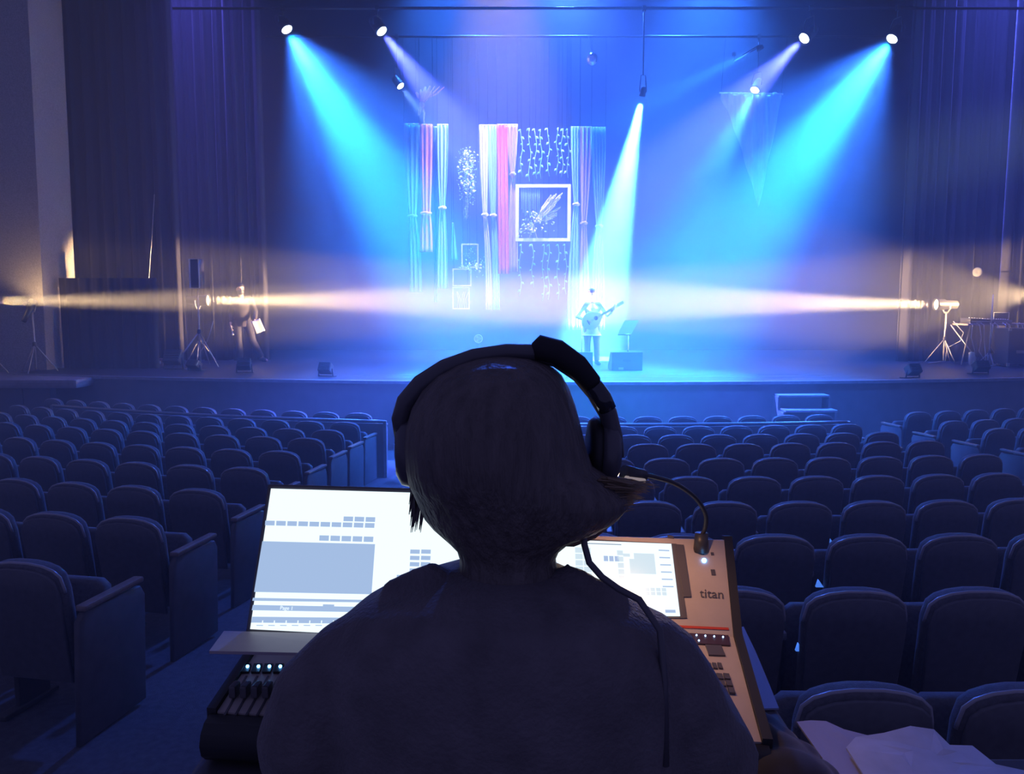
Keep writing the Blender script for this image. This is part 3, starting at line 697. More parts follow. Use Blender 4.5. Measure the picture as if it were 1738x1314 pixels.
# little round fan on the stage
Y = Ys(603); c = P(812, 603, Y)
fn = thing('floor_fan', 'small round floor fan above the operator\'s headphone band', 'fan', (c.x, Y, STZ))
hc = P(812, 575, Y).z-STZ
b = MB(); b.lathe([(.14, 0), (.14, .02), (.03, .05), (.02, hc-.1)], 16); b.build('stand', M['metal'], fn)
Mf = Matrix.Translation((0, -.02, hc)) @ Matrix.Rotation(PI/2, 4, 'X')
b = MB()
for rr in (.10, .075, .05, .025): b.tube([(rr*math.cos(2*PI*i/20), rr*math.sin(2*PI*i/20), .03) for i in range(21)], .006, 5, M=Mf)
b.tube([(.105*math.cos(2*PI*i/20), .105*math.sin(2*PI*i/20), 0) for i in range(21)], .014, 6, M=Mf)
b.build('cage', M['whitewood'], fn)
b = MB()
for i in range(3):
    Mr = Mf @ Matrix.Rotation(2*PI*i/3, 4, 'Z'); b.slab([(.01, -.012), (.085, -.04), (.09, .02), (.01, .014)], .006, .002, M=Mr @ Matrix.Rotation(PI/2, 4, 'X'))
b.build('blades', M['steel'], fn)
MB().lathe([(.03, -.10), (.045, -.08), (.045, -.02), (.03, .0)], 12, M=Mf).build('motor', M['metal'], fn)
# ------------------------------------------------------------------ gear table in the wing
Y = 17.5; tx0, tx1 = P(1630, 545, Y).x, P(1752, 545, Y).x; tz = P(1680, 549, Y).z-STZ
gt = thing('gear_table', 'folding table loaded with sound gear and cables at the wing', 'table', ((tx0+tx1)/2, Y, STZ)); W = tx1-tx0
MB().box((0, 0, tz-.02), (W, .62, .04), bev=.008).build('tabletop', nmat('worn_table_top', (.30, .24, .22), .5, .4, .2, 10), gt)
for sx in (-1, 1):
    for sy in (-1, 1): MB().tube([(sx*(W/2-.15)-.22*sy, .25, tz-.04), (sx*(W/2-.15)+.22*sy, -.25, .012)], .014, 6).build('leg', M['warmsteel'], gt)
def desk_item(name, label, cat, x, wdt, dep, hgt, mat, y=0.0, extra=None):
    r = thing(name, label, cat, (gt.location.x+x, Y+y, STZ+tz+.001))
    b = MB(); b.slab([(-wdt/2, 0), (wdt/2, 0), (wdt/2, hgt*.75), (-wdt/2, hgt)], dep, .008); b.build('case', mat, r)
    if extra: extra(r, wdt, dep, hgt)
    return r
def knobs(r, wdt, dep, hgt):
    b = MB()
    for i in range(8): b.lathe([(.011, 0), (.009, .022)], 8, M=Matrix.Translation((-wdt*.42+i*wdt*.12, -dep*.2, hgt*.93-hgt*.25*(i*.12))))
    b.build('knobs', M['whitewood'], r)
    b = MB(); b.box((0, -dep/2-.003, hgt*.35), (wdt*.9, .008, hgt*.2)); b.build('socket_strip', M['steel'], r)
desk_item('mixer', 'small sound mixer on the gear table, nearest the side light', 'mixer', -W*.30, .48, .4, .12, M['metal'], -.05, knobs)
desk_item('mixer', 'second sound mixer on the gear table, beside the thin pole', 'mixer', .02, .42, .4, .10, nmat('grey_mixer_case', (.2, .2, .22), .5, .4), .0, knobs)
lt = thing('laptop', 'open laptop with a pale rim on the gear table', 'laptop', (P(1706, 540, Y).x, Y+.05, STZ+tz+.002))
MB().box((0, 0, .01), (.34, .24, .018), bev=.005).build('keyboard_base', M['steel'], lt)
MB().box((0, .10, .13), (.34, .014, .22), bev=.004).build('screen_lid', M['plastic'], lt)
b = MB()
for q_ in ((0, .235, .34, .012), (0, .022, .34, .012), (-.167, .13, .012, .21), (.167, .13, .012, .21)): b.box((q_[0], .091, q_[1]), (q_[2], .006, q_[3]))
b.build('rim', M['whitewood'], lt)
pl = thing('pole_stand', 'thin pole stand rising in front of the gear table', 'stand', (P(1679, 606, 17.0).x, 17.0, STZ)); tripod(pl, P(1679, 500, 17.0).z-STZ, .25, .012, spread=.3, mat=M['warmsteel'])
for i in range(9):
    x = -W/2+.05+i*.14+random.uniform(-.04, .04); h0 = tz-.01
    b = MB(); dz = random.uniform(.35, .7)
    b.tube([(x, -.24, h0+.03), (x+.02, -.335, h0-.02), (x+.03+random.uniform(-.05, .05), -.36, h0-dz*.5), (x+random.uniform(-.05, .12), -.36, h0-dz), (x+random.uniform(0, .3), -.42, max(.012, h0-dz-.3)), (x+random.uniform(-.2, .5), -.6, .012)], .009, 6)
    o = b.build('dangling_cable', M['warmsteel'], None, loc=gt.location); tag(o, 'cable dangling off the gear table edge, %s from the side light' % ORD[i], 'cable', 'cables off the gear table')
def coil(px, py, label, r0=.16):
    Yc = Ys(py); c = P(px, py, Yc); b = MB()
    pts_ = []
    for i in range(60):
        a_ = i*.42; k = r0*(1+.12*math.sin(i*.7)); pts_.append((k*math.cos(a_)*1.5, k*math.sin(a_)*.8, .012+.0009*i))
    pts_ += [(r0*2.4, -.1, .012), (r0*4, .1, .012)]
    b.tube(pts_, .011, 6); o = b.build('cable_coil', M['warmsteel'], loc=(c.x, Yc, STZ)); tag(o, label, 'cable coil', 'cable coils on the stage floor')
coil(1543, 611, 'cable coil lying on the stage floor behind a dark floor light')
coil(1645, 612, 'cable coil lying under the gear table', .2)
coil(1610, 611, 'small cable coil at the foot of the side light stand', .1)
def cup(px, py, label, s=1, yy=17.3):
    c = P(px, py, yy); o = MB().lathe([(.03*s, 0), (.045*s, .02), (.05*s, .20*s), (.045*s, .22*s), (.02*s, .225*s)], 14).build('white_canister', M['whitewood'], loc=(c.x, yy, STZ))
    tag(o, label, 'container', 'white canisters under the gear table')
cup(1650, 592, 'white canister under the gear table, nearer the side light', 1.3)
cup(1681, 592, 'white canister under the gear table beside the flight case', 1.2)
fc = thing('flight_case', 'black flight case stack beside the gear table', 'case', (P(1722, 612, 16.9).x, 16.9, STZ))
H = P(1722, 557, 16.9).z-STZ
MB().box((0, 0, H/2+.03), (.62, .5, H-.06), bev=.015).build('case', M['plastic'], fc)
b = MB()
for sx in (-1, 1):
    for zz in (.06, H-.02): b.box((sx*.29, -.245, zz), (.07, .03, .07), bev=.008)
b.build('corners', M['steel'], fc)
b = MB(); b.box((-.05, -.255, H*.4), (.18, .02, .06), bev=.006); b.build('handle', M['steel'], fc)
b = MB()
for sx in (-1, 1): b.box((sx*.22, 0, .02), (.06, .3, .04), bev=.008)
b.build('feet', M['metal'], fc)
hl = P(1659, 462, 18.0); r = thing('wall_horn', 'small pale horn light on the folds above the gear table', 'lamp', tuple(hl))
MB().lathe([(.02, -.16), (.04, -.14), (.11, 0), (.10, .01), (.02, -.02)], 16, M=rot_to((-.8, -.6, .1))).build('horn', nmat('dull_grey_horn', (.12, .12, .13), .5, .4), r)
MB().tube([(0.1, .06, 0), (.16, .25, 0), (.16, .55, 0)], .015, 6).build('arm', M['metal'], r)
#--END_GEAR
# ------------------------------------------------------------------ people on the stage
def hand(b, wrist, d, nrm, s=1.0, curl=.5, thumb=1):
    d = Vector(d).normalized(); nrm = Vector(nrm); nrm = (nrm-d*nrm.dot(d)).normalized(); sd = d.cross(nrm)*thumb
    w_ = Vector(wrist); pc = w_+d*.05*s
    b.tube([w_-d*.01, w_+d*.03*s, w_+d*.075*s, w_+d*.092*s], [.022*s, .034*s, .038*s, .03*s], 10, flat=.5, up=nrm)
    for i, L in enumerate((.064, .074, .070, .054)):
        base = w_+d*.083*s+sd*(.027-.018*i)*s
        p1 = base+(d+nrm*curl*.4).normalized()*L*.5*s; p2 = p1+(d+nrm*curl*1.2).normalized()*L*.4*s; p3 = p2+(d+nrm*curl*2.2).normalized()*L*.3*s
        b.tube([base-d*.02, base, p1, p2, p3], [.008*s, .0095*s, .009*s, .008*s, .006*s], 7)
    tb_ = w_+d*.025*s+sd*.03*s; t1 = tb_+(d*.6+sd*.8+nrm*.3).normalized()*.035*s; t2 = t1+(d*.9+sd*.25+nrm*.5).normalized()*.032*s
    b.tube([tb_-sd*.015*s, tb_, t1, t2], [.012*s, .013*s, .011*s, .008*s], 7)
def head(b, c, fwd, r=1.0):
    """head centred at c, looking along fwd"""
    fwd = Vector(fwd).normalized(); z = Vector((0, 0, 1)); z = (z-fwd*fwd.z).normalized(); x = fwd.cross(z)
    Mx = Matrix(((x.x, fwd.x, z.x, c[0]), (x.y, fwd.y, z.y, c[1]), (x.z, fwd.z, z.z, c[2]), (0, 0, 0, 1)))
    rings = []
    for zz, rx, y0, y1 in ((-.122, .018, .035, .075), (-.112, .040, .0, .086), (-.085, .054, -.045, .092), (-.05, .065, -.075, .093), (-.01, .073, -.092, .092), (.04, .077, -.100, .090), (.08, .070, -.090, .075), (.105, .052, -.066, .050), (.12, .022, -.03, .015)):
        cy = (y0+y1)/2; ry = (y1-y0)/2
        rings.append([(rx*r*math.cos(2*PI*k/20), (cy+ry*math.sin(2*PI*k/20))*r, zz*r) for k in range(20)])
    b.loft(rings, M=Mx)
    b.tube([(0, .088*r, .012*r), (0, .110*r, -.03*r), (0, .092*r, -.042*r)], [.008*r, .015*r, .012*r], 8, M=Mx)           # nose
    b.tube([(-.024*r, .086*r, -.068*r), (0, .097*r, -.066*r), (.024*r, .086*r, -.068*r)], .008*r, 6, M=Mx)                 # lips
    for sx in (-1, 1):
        b.ball((sx*.075*r, -.008*r, -.01*r), (.010*r, .02*r, .032*r), 10, M=Mx)                                            # ears
        b.tube([(sx*.012*r, .09*r, .027*r), (sx*.05*r, .078*r, .027*r)], .008*r, 6, M=Mx)                                  # brow
    return Mx
def eyes(Mx, root, r=1.0):
    b = MB()
    for sx in (-1, 1): b.ball((sx*.032*r, .082*r, .006*r), (.014*r, .010*r, .009*r), 10, M=Mx)
    return b.build('eyes', M['eye'], root)
M['eye'] = nmat('dark_eyes', (.03, .025, .02), .2, .6)
M['skin'] = nmat('skin', (.62, .42, .34), .5, .4, .08, 30); M['hair'] = nmat('dark_hair', (.018, .014, .014), .45, .4, .3, 60, .4, 120, stretch=(1, 1, .15))
def person(name, label, loc, J, cols, cap=False, mask=False, skirt=None, longhair=False):
    root = thing(name, label, 'person', loc)
    v = {k: Vector(p) for k, p in J.items() if not isinstance(p, (int, float))}
    fwd = v['face']; tf = v.get('front', Vector((0, -1, 0)))
    b = MB()
    mid = v['pelvis'].lerp(v['neck'], .45); ch = v['pelvis'].lerp(v['neck'], .75)
    b.tube([v['pelvis']-Vector((0, 0, .07)), v['pelvis'], mid, ch, v['neck']-Vector((0, 0, .03)), v['neck'], v['head']-Vector((0, 0, .06))], [.12, .145, .125, .15, .08, .052, .05], 18, flat=.68, up=tf)
    for s_ in 'LR':
        b.tube([v['neck'].lerp(v['sh'+s_], .3)-Vector((0, 0, .03)), v['sh'+s_], v['sh'+s_].lerp(v['el'+s_], .5), v['el'+s_], v['el'+s_].lerp(v['wr'+s_], .4), v['wr'+s_]], [.05, .055, .043, .037, .036, .023], 10)
        b.tube([v['hip'+s_]+Vector((0, 0, .03)), v['hip'+s_].lerp(v['kn'+s_], .3), v['kn'+s_], v['kn'+s_].lerp(v['an'+s_], .35), v['an'+s_]], [.09, .082, .055, .054, .035], 12)
        t_ = v['toe'+s_]-v['an'+s_]; b.tube([v['an'+s_], v['an'+s_]+Vector((t_.x*.3, t_.y*.3, -.05)), v['toe'+s_]], [.036, .038, .022], 8)
        hd = v['hd'+s_]; hand(b, v['wr'+s_], hd, v.get('hn'+s_, Vector((0, -1, 0))), 1.0, J.get('curl', .5), 1 if s_ == 'L' else -1)
    Mx = head(b, v['head'], fwd)
    o = remesh(b.build('body', M['skin'], root), .0085, 3)
    eyes(Mx, root)
    b = MB(); k = 1.13                                                                     # top
    b.tube([v['pelvis']-Vector((0, 0, .12)), v['pelvis'], mid, ch, v['neck']-Vector((0, 0, .03))], [.15*k, .15*k, .135*k, .158*k, .085], 18, flat=.74, up=tf)
    for s_ in 'LR':
        wq = v['el'+s_].lerp(v['wr'+s_], .85)
        b.tube([v['neck'].lerp(v['sh'+s_], .3)-Vector((0, 0, .03)), v['sh'+s_], v['sh'+s_].lerp(v['el'+s_], .5), v['el'+s_], wq], [.06, .070, .058, .052, .042], 12)
    if skirt: b.tube([v['pelvis'], v['pelvis']-Vector((0, 0, .2)), v['pelvis']-Vector((0, 0, skirt))], [.17, .2, .25], 20, flat=.75, up=tf)
    remesh(b.build('jacket' if not skirt else 'long_shirt', cols[0], root), .013, 4)
    b = MB()
    b.tube([v['pelvis']+Vector((0, 0, .03)), v['pelvis']-Vector((0, 0, .08))], [.15, .155], 18, flat=.74, up=tf)
    for s_ in 'LR': b.tube([v['hip'+s_]+Vector((0, 0, .03)), v['hip'+s_].lerp(v['kn'+s_], .3), v['kn'+s_], v['kn'+s_].lerp(v['an'+s_], .4), v['an'+s_]+Vector((0, 0, .0))], [.10, .098, .074, .072, .062], 12)
    remesh(b.build('trousers', cols[1], root), .013, 4)
    for s_ in 'LR':
        t_ = (v['toe'+s_]-v['an'+s_]); t_.z = 0; t_.normalize(); b = MB(); a_ = v['an'+s_]
        b.tube([a_+Vector((0, 0, .02))-t_*.02, (a_.x-t_.x*.045, a_.y-t_.y*.045, .045), (a_.x+t_.x*.06, a_.y+t_.y*.06, .045), (a_.x+t_.x*.15, a_.y+t_.y*.15, .032), (a_.x+t_.x*.19, a_.y+t_.y*.19, .025)], [.045, .045, .048, .042, .022], 12)
        remesh(b.build('shoe', cols[2], root), .009, 3)
    b = MB()
    rings = []
    for zz, rx, y0, y1 in ((-.02 if not longhair else -.16, .080, -.108, -.01), (.02, .086, -.112, .045), (.05, .087, -.114, .088), (.09, .078, -.104, .088), (.115, .058, -.078, .062), (.132, .02, -.035, .015)):
        cy = (y0+y1)/2; ry = (y1-y0)/2; rings.append([(rx*math.cos(2*PI*k_/20), cy+ry*math.sin(2*PI*k_/20), zz) for k_ in range(20)])
    b.loft(rings, M=Mx)
    if cap: b.slab([(-.07, .07), (.07, .07), (.06, .15), (0, .165), (-.06, .15)], .016, .005, M=Mx @ Matrix.Translation((0, 0, .055)) @ Matrix.Rotation(PI/2, 4, 'X') @ Matrix.Scale(-1, 4, (0, 0, 1)) @ Matrix.Scale(-1, 4, (0, 0, 1)))
    b.build('cap' if cap else 'hair', cols[3], root)
    if mask:
        b = MB(); rings = []
        for zz, rx, y1 in ((-.120, .035, .092), (-.09, .062, .104), (-.05, .071, .112), (-.025, .074, .108)):
            rings.append([(rx*math.cos(PI*k_/12), .0+y1*math.sin(PI*k_/12), zz) for k_ in range(13)])
        b.loft(rings, closed=False, M=Mx); solidify(b.build('face_mask', M['plastic'], root), .004)
    return root
blk = nmat('dark_jacket', (.05, .042, .05), .8, .2, .2, 20, sheen=.2); blk2 = nmat('dark_trousers', (.045, .042, .06), .8, .2, .2, 20)
shoe = nmat('black_shoes', (.02, .02, .02), .4, .4)
Yw = 18.4; c = P(414, 606, Yw)
wk = person('person', 'walking person in a dark cap and dark clothes holding a white sheet', (c.x, Yw, STZ), dict(
    pelvis=(0, 0, .86), neck=(-.01, -.01, 1.36), head=(-.02, -.03, 1.53), face=(.55, -.8, .05), front=(.35, -.93, 0),
    shL=(.17, .05, 1.31), elL=(.27, .03, 1.06), wrL=(.30, -.14, .86), hdL=(.35, -.55, -.65), hnL=(-.8, -.4, 0),
    shR=(-.18, -.03, 1.30), elR=(-.24, .03, 1.03), wrR=(-.21, -.13, .80), hdR=(.15, -.3, -.95), hnR=(.9, -.2, 0),
    hipL=(.09, .02, .84), knL=(.20, -.02, .46), anL=(.34, .10, .10), toeL=(.50, -.02, .03),
    hipR=(-.09, -.02, .84), knR=(-.07, -.08, .45), anR=(-.07, -.02, .085), toeR=(.04, -.18, .03), curl=.9), (blk, blk2, shoe, M['black']), cap=True, mask=True)
wk.scale = (1.1, 1.1, 1.1)
sh = MB(); Ms = Matrix.Translation((.44, -.286, .836)) @ Matrix.Rotation(math.radians(-22), 4, 'Y') @ Matrix.Rotation(.3, 4, 'Z')
sh.grid(lambda u, v: (-.10+.21*u, .012*math.sin(u*3), -.15+.30*v), 6, 6, M=Ms); o = sh.build('paper_sheet', nmat('white_sheet_paper', (.78, .74, .72), .7, .2, .05, 8), loc=wk.location); solidify(o, .002)
tag(o, 'white paper sheet held by the walking person', 'paper')
o = thing('microphone', 'handheld microphone in the walking person\'s lowered hand', 'microphone', (c.x-.205, Yw-.198, STZ+.79))
b = MB(); b.tube([(-.02, .02, .06), (.05, -.06, -.12)], [.016, .022], 10); b.build('handle', M['metal'], o)
b = MB(); b.ball((.058, -.07, -.14), .03, 12); b.build('grille', M['steel'], o)
wht = nmat('white_long_shirt', (.80, .80, .80), .7, .2, .1, 12, .2, 40); drk = nmat('dusky_trousers', (.30, .27, .32), .8, .2, .2, 20)
Yg = Ys(619); c = P(1004, 619, Yg)
gu = person('person', 'guitarist in a white long shirt lit by the white-cyan beam', (c.x, Yg, STZ), dict(
    pelvis=(0, 0, .86), neck=(.0, -.01, 1.38), head=(-.02, -.04, 1.55), face=(-.15, -.95, -.15), front=(0, -1, 0),
    shL=(.18, .0, 1.33), elL=(.33, -.10, 1.10), wrL=(.42, -.27, 1.20), hdL=(.35, -.45, .55), hnL=(-.3, .4, .8),
    shR=(-.18, .0, 1.33), elR=(-.33, -.10, 1.06), wrR=(-.14, -.27, .98), hdR=(.85, -.15, -.25), hnR=(.1, 1, 0),
    hipL=(.09, 0, .84), knL=(.11, -.02, .46), anL=(.12, .02, .085), toeL=(.17, -.16, .03),
    hipR=(-.09, 0, .84), knR=(-.10, -.03, .46), anR=(-.10, .02, .085), toeR=(-.15, -.16, .03), curl=.9), (wht, drk, shoe, M['hair']), skirt=.22)
gt_ = thing('guitar', 'pale acoustic guitar held by the person in the white shirt', 'guitar', (c.x, Yg, STZ+.99))
Mg = Matrix.Translation((-.02, -.245, .0)) @ Matrix.Rotation(math.radians(-30), 4, 'Y')
ol = []
for i in range(28):
    a_ = 2*PI*i/28; x = .25*math.cos(a_); ol.append((x, (.155+.035*math.cos(a_*1)*-1-.035*math.cos(2*a_)*-1*(-1))*math.sin(a_)))
b = MB(); b.slab(ol, .085, .008, M=Mg); b.build('guitar_body', nmat('pale_spruce', (.75, .66, .52), .35, .5, .12, 12, stretch=(1, 1, 14)), gt_)
b = MB(); b.box((.43, -.03, .0), (.42, .025, .05), M=Mg, bev=.008); b.build('neck', nmat('neck_wood', (.5, .4, .3), .4, .4), gt_)
b = MB(); b.box((.70, -.03, .005), (.16, .022, .07), M=Mg, bev=.008); b.build('headstock', M['whitewood'], gt_)
b = MB(); b.lathe([(.002, .0), (.045, 0), (.045, .004), (.002, .004)], 18, M=Mg @ Matrix.Translation((.09, -.046, 0)) @ Matrix.Rotation(PI/2, 4, 'X')); b.build('sound_hole', M['black'], gt_)
b = MB()
for i in range(6): b.tube([(-.10, -.05, -.018+.007*i), (.68, -.046, -.015+.006*i)], .0012, 4, M=Mg)
b.build('strings', M['steel'], gt_)
b = MB(); b.box((-.10, -.047, 0), (.025, .012, .11), M=Mg, bev=.003); b.build('bridge', M['black'], gt_)
#--END_PEOPLE
# ------------------------------------------------------------------ mixing position in the stalls
RZ = 1.10
rs = MB(); rs.box((-.05, .95, (RZ+.2)/2), (1.30, 1.5, RZ-.2), bev=.01)
rz = rs.build('mixing_riser', nmat('dark_riser_carpet', (.03, .03, .035), .9, .2, .2, 40)); tag(rz, 'dark carpeted riser under the operator\'s stool and console table', 'platform')
TZ = 1.83
tb = thing('console_table', 'dark table carrying the lighting console in front of the operator', 'table', (.0, 1.14, RZ))
MB().box((-.01, 0, TZ-RZ-.02), (.84, .52, .04), bev=.006).build('tabletop', M['plastic'], tb)
for sx in (-.40, .38):
    for sy in (-.22, .22): MB().tube([(sx, sy, 0), (sx, sy, TZ-RZ-.04)], .016, 8).build('leg', M['metal'], tb)
# console body in its own frame
CO = Matrix.Translation((-.03, 1.12, TZ+.001)) @ Matrix.Rotation(math.radians(-6), 4, 'Z')
co = thing('lighting_console', 'silver lighting control console with touch screen, lit warm by the gooseneck lamp', 'console', tuple(CO.translation), math.radians(-6))
M['conpanel'] = nmat('silver_grey_console_panel', (.46, .40, .37), .45, .4, .06, 30)
M['conside'] = nmat('dark_console_cheeks', (.03, .03, .035), .5, .4)
prof = [(-.125, 0), (-.125, .0649), (.09, .112), (.20, .232), (.225, .225), (.245, 0)]
b = MB(); b.loft([[(x, y, z) for y, z in prof] for x in (-.364, .364)], smooth=False); b.build('body', M['conpanel'], co)
for sx in (-1, 1):
    b = MB(); b.loft([[(sx*.371+o, y*1.02, z*1.0+(.006 if z > 0 else 0)) for y, z in prof] for o in (-.0065, .0065)], smooth=False); b.build('end_cheek', M['conside'], co)
b = MB(); b.tube([(-.372, -.132, .034), (.372, -.132, .034)], .030, 12, flat=1); b.build('front_bumper', M['conside'], co)
COI = CO.inverted()
def wpt(y, z): return CO @ Vector((0, y, z))
up_pt = wpt(.09, .112); up_n = (CO.to_3x3() @ Vector((0, -(.232-.112), .11))).normalized()
lo_pt = wpt(-.17, .055); lo_n = (CO.to_3x3() @ Vector((0, -(.112-.055), .26))).normalized()
def on(pl, px, py, h=.0):
    pt, n = (up_pt, up_n) if pl == 'u' else (lo_pt, lo_n)
    return COI @ (Pp(px, py, pt, n)+n*h)
def patch(b, pl, quad, h=.0015, t=.004):
    """raised plate with the given corners (photo columns/rows) on a console panel"""
    b.loft([[on(pl, *q, h=h-t) for q in quad], [on(pl, *q, h=h) for q in quad]], smooth=False)
M['scr'] = nmat('lit_screen_white', (.02, .02, .02), .25, .5, emit=(.82, .95, 1), estr=1.15)
M['scr_grey'] = nmat('lit_screen_grey_cells', (.02, .02, .02), .25, .5, emit=(.37, .51, .76), estr=1)
M['scr_soft'] = nmat('lit_screen_pale_cells', (.02, .02, .02), .25, .5, emit=(.66, .82, .92), estr=.95)
M['scr_dark'] = nmat('lit_screen_dark_lines', (.02, .02, .02), .25, .5, emit=(.28, .36, .50), estr=.8)
def lerp2(q, u, v):
    a_ = (q[0][0]*(1-u)+q[1][0]*u, q[0][1]*(1-u)+q[1][1]*u); c_ = (q[3][0]*(1-u)+q[2][0]*u, q[3][1]*(1-u)+q[2][1]*u)
    return (a_[0]*(1-v)+c_[0]*v, a_[1]*(1-v)+c_[1]*v)
b = MB(); b.cur = 0; patch(b, 'u', [(800, 905), (1148, 924), (1166, 1050), (800, 1050)], .002)
b.build('screen_bezel', M['plastic'], co)
sq = [(812, 912), (1139, 925), (1154, 1047), (806, 1044)]
b = MB(); patch(b, 'u', sq, .004)
def scell(u0, v0, u1, v1, mi, h=.0046):
    b.cur = mi; b.loft([[on('u', *lerp2(sq, u, v), h=h-.0008) for u, v in ((u0, v0), (u1, v0), (u1, v1), (u0, v1))], [on('u', *lerp2(sq, u, v), h=h) for u, v in ((u0, v0), (u1, v0), (u1, v1), (u0, v1))]], smooth=False)
for i in range(7):
    for j in range(2): scell(.50+j*.042, .10+i*.085, .538+j*.042, .17+i*.085, 2)
for i in range(6): scell(.715, .12+i*.085, .745, .185+i*.085, 2)
for i in range(3): scell(.645+i*.028, .20, .667+i*.028, .27, 1)
scell(.80, .15, .905, .43, 2); scell(.775, .23, .80, .43, 2); scell(.745, .16, .78, .20, 2)
for i in range(4):
    for j in range(2): scell(.84+i*.028, .62+j*.055, .862+i*.028, .665+j*.055, 2)
for i in range(6): scell(.93, .09+i*.10, .985, .105+i*.10, 1)
scell(.0, .035, .74, .045, 3); scell(.93, .92, .98, .96, 1)
b.build('touch_screen', [M['scr'], M['scr_grey'], M['scr_soft'], M['scr_dark']], co)
b = MB(); patch(b, 'u', [(1146, 925), (1160, 926), (1173, 1014), (1160, 1014)], .003); b.build('side_display', M['plastic'], co)
for q in ([(1133, 909), (1143, 910), (1144, 915), (1134, 914)], [(1188, 938), (1194, 938), (1195, 942), (1189, 942)], [(1206, 938), (1211, 938), (1212, 943), (1207, 943)], [(1206, 967), (1213, 967), (1215, 977), (1208, 977)]):
    b = MB(); patch(b, 'u', q, .001, .002); b.build('panel_button', M['plastic'], co)
def led(b, pl, px, py, r=.0022): b.ball(tuple(on(pl, px, py, .001)), r, 8)
M['blueled'] = nmat('blue_led', (.1, .2, .5), .3, .5, emit=(.12, .42, 1), estr=9); M['led2'] = nmat('pale_blue_led', (.2, .3, .5), .3, .5, emit=(.35, .6, 1), estr=5)
b = MB(); led(b, 'u', 1195, 952, .0042); b.build('power_led', M['blueled'], co)
b = MB(); patch(b, 'l', [(1110, 1074), (1236, 1081), (1239, 1098), (1110, 1091)], .003); b.build('button_strip', nmat('dark_button_strip', (.06, .03, .05), .4, .5), co)
b = MB()
for q in ((1182, 1082), (1197, 1083), (1212, 1084), (1227, 1085), (1171, 1089), (1186, 1091)): b.ball(tuple(on('l', *q, h=.004)), .0014, 8)
b.build('button_leds', M['led2'], co)
b = MB(); patch(b, 'u', [(1150, 1062), (1236, 1066), (1237, 1070), (1150, 1066)], .0016, .002); b.build('red_line', nmat('red_panel_line', (.55, .06, .04), .5, .3), co)
b = MB(); patch(b, 'l', [(1197, 1097), (1224, 1098), (1231, 1115), (1203, 1114)], .003)
for i in range(3): patch(b, 'l', [(1199+9*i, 1127), (1206+9*i, 1128), (1209+9*i, 1137), (1202+9*i, 1136)], .003)
for r_ in range(3):
    for i in range(3): patch(b, 'l', [(1203+4*r_+12*i, 1146+12*r_), (1213+4*r_+12*i, 1147+12*r_), (1216+4*r_+12*i, 1156+12*r_), (1206+4*r_+12*i, 1155+12*r_)], .004, .004)
b.build('keypad', M['plastic'], co)
# faders at the other end
for i in range(6):
    x0 = 405+18.5*i
    b = MB(); patch(b, 'l', [(x0+12, 1148), (x0+15, 1148), (x0-22, 1215), (x0-26, 1215)], .0012, .002); b.build('fader_slot', M['plastic'], co)
    b = MB(); q = on('l', x0-6, 1182, .0); b.box((q.x, q.y, q.z+.010), (.010, .020, .018), bev=.003); b.build('fader_cap', M['plastic'], co)
    b = MB(); patch(b, 'l', [(x0+8, 1130), (x0+22, 1130), (x0+17, 1144), (x0+3, 1144)], .004, .005); b.build('flash_button', M['conside'], co)
    if i < 4:
        b = MB(); b.ball(tuple(on('l', x0+16, 1137, .006)), .0026, 8); b.build('flash_led', M['blueled'], co)
def letter_mesh(o):
    dg = bpy.context.evaluated_depsgraph_get(); me = bpy.data.meshes.new_from_object(o.evaluated_get(dg), depsgraph=dg)
    n_ = bpy.data.objects.new('lettering', me); COL.objects.link(n_); n_.parent = o.parent; n_.matrix_local = o.matrix_local.copy(); bpy.data.objects.remove(o); return n_
fc_ = bpy.data.curves.new('panel_lettering', 'FONT'); fc_.body = 'titan'; fc_.size = .021; fc_.extrude = .0004; fc_.align_x = 'CENTER'; fc_.align_y = 'CENTER'
fo = bpy.data.objects.new('panel_lettering', fc_); COL.objects.link(fo); fo.parent = co; fc_.materials.append(M['plastic'])
lx = (on('u', 1226, 1011)-on('u', 1190, 1009)).normalized(); ln = COI.to_3x3() @ up_n; ly = ln.cross(lx)
q = on('u', 1208, 1009, .001); fo.matrix_local = Matrix(((lx.x, ly.x, ln.x, q.x), (lx.y, ly.y, ln.y, q.y), (lx.z, ly.z, ln.z, q.z), (0, 0, 0, 1)))
letter_mesh(fo)
# gooseneck lamp plugged into the console
gl0 = CO @ on('u', 1190, 930)
gl = thing('gooseneck_lamp', 'gooseneck lamp curving over the console behind the operator\'s hair', 'lamp', tuple(gl0))
MB().tube([(0, 0, -.006), (0, 0, .025)], [.013, .011], 12).build('socket', M['metal'], gl)
path = [gl0+Vector((0, 0, .02)), P(1197, 895, 1.27), P(1197, 872, 1.26), P(1180, 845, 1.24), P(1148, 822, 1.20), P(1112, 810, 1.16), P(1088, 806, 1.135)]
sm_ = []
for i in range(len(path)-1):
    p0, p1, p2, p3 = path[max(i-1, 0)], path[i], path[i+1], path[min(i+2, len(path)-1)]
    for k in range(6):
        t = k/6; sm_.append(.5*((2*p1)+(-p0+p2)*t+(2*p0-5*p1+4*p2-p3)*t*t+(-p0+3*p1-3*p2+p3)*t**3))
sm_.append(path[-1])
MB(gl).tube(sm_, .0038, 8).build('gooseneck', M['metal'], gl)
b = MB(gl); b.tube([P(1092, 808, 1.14), P(1060, 803, 1.12)], [.010, .012], 10); b.build('lamp_hood', M['metal'], gl)
b = MB(gl); b.tube([P(1094, 816, 1.128), P(1062, 811, 1.108)], .003, 8); b.build('lamp_strip', nmat('warm_lamp_strip', (.8, .6, .4), .3, .5, emit=(.9, .75, .7), estr=.22), gl)
lw = P(1086, 829, 1.13)
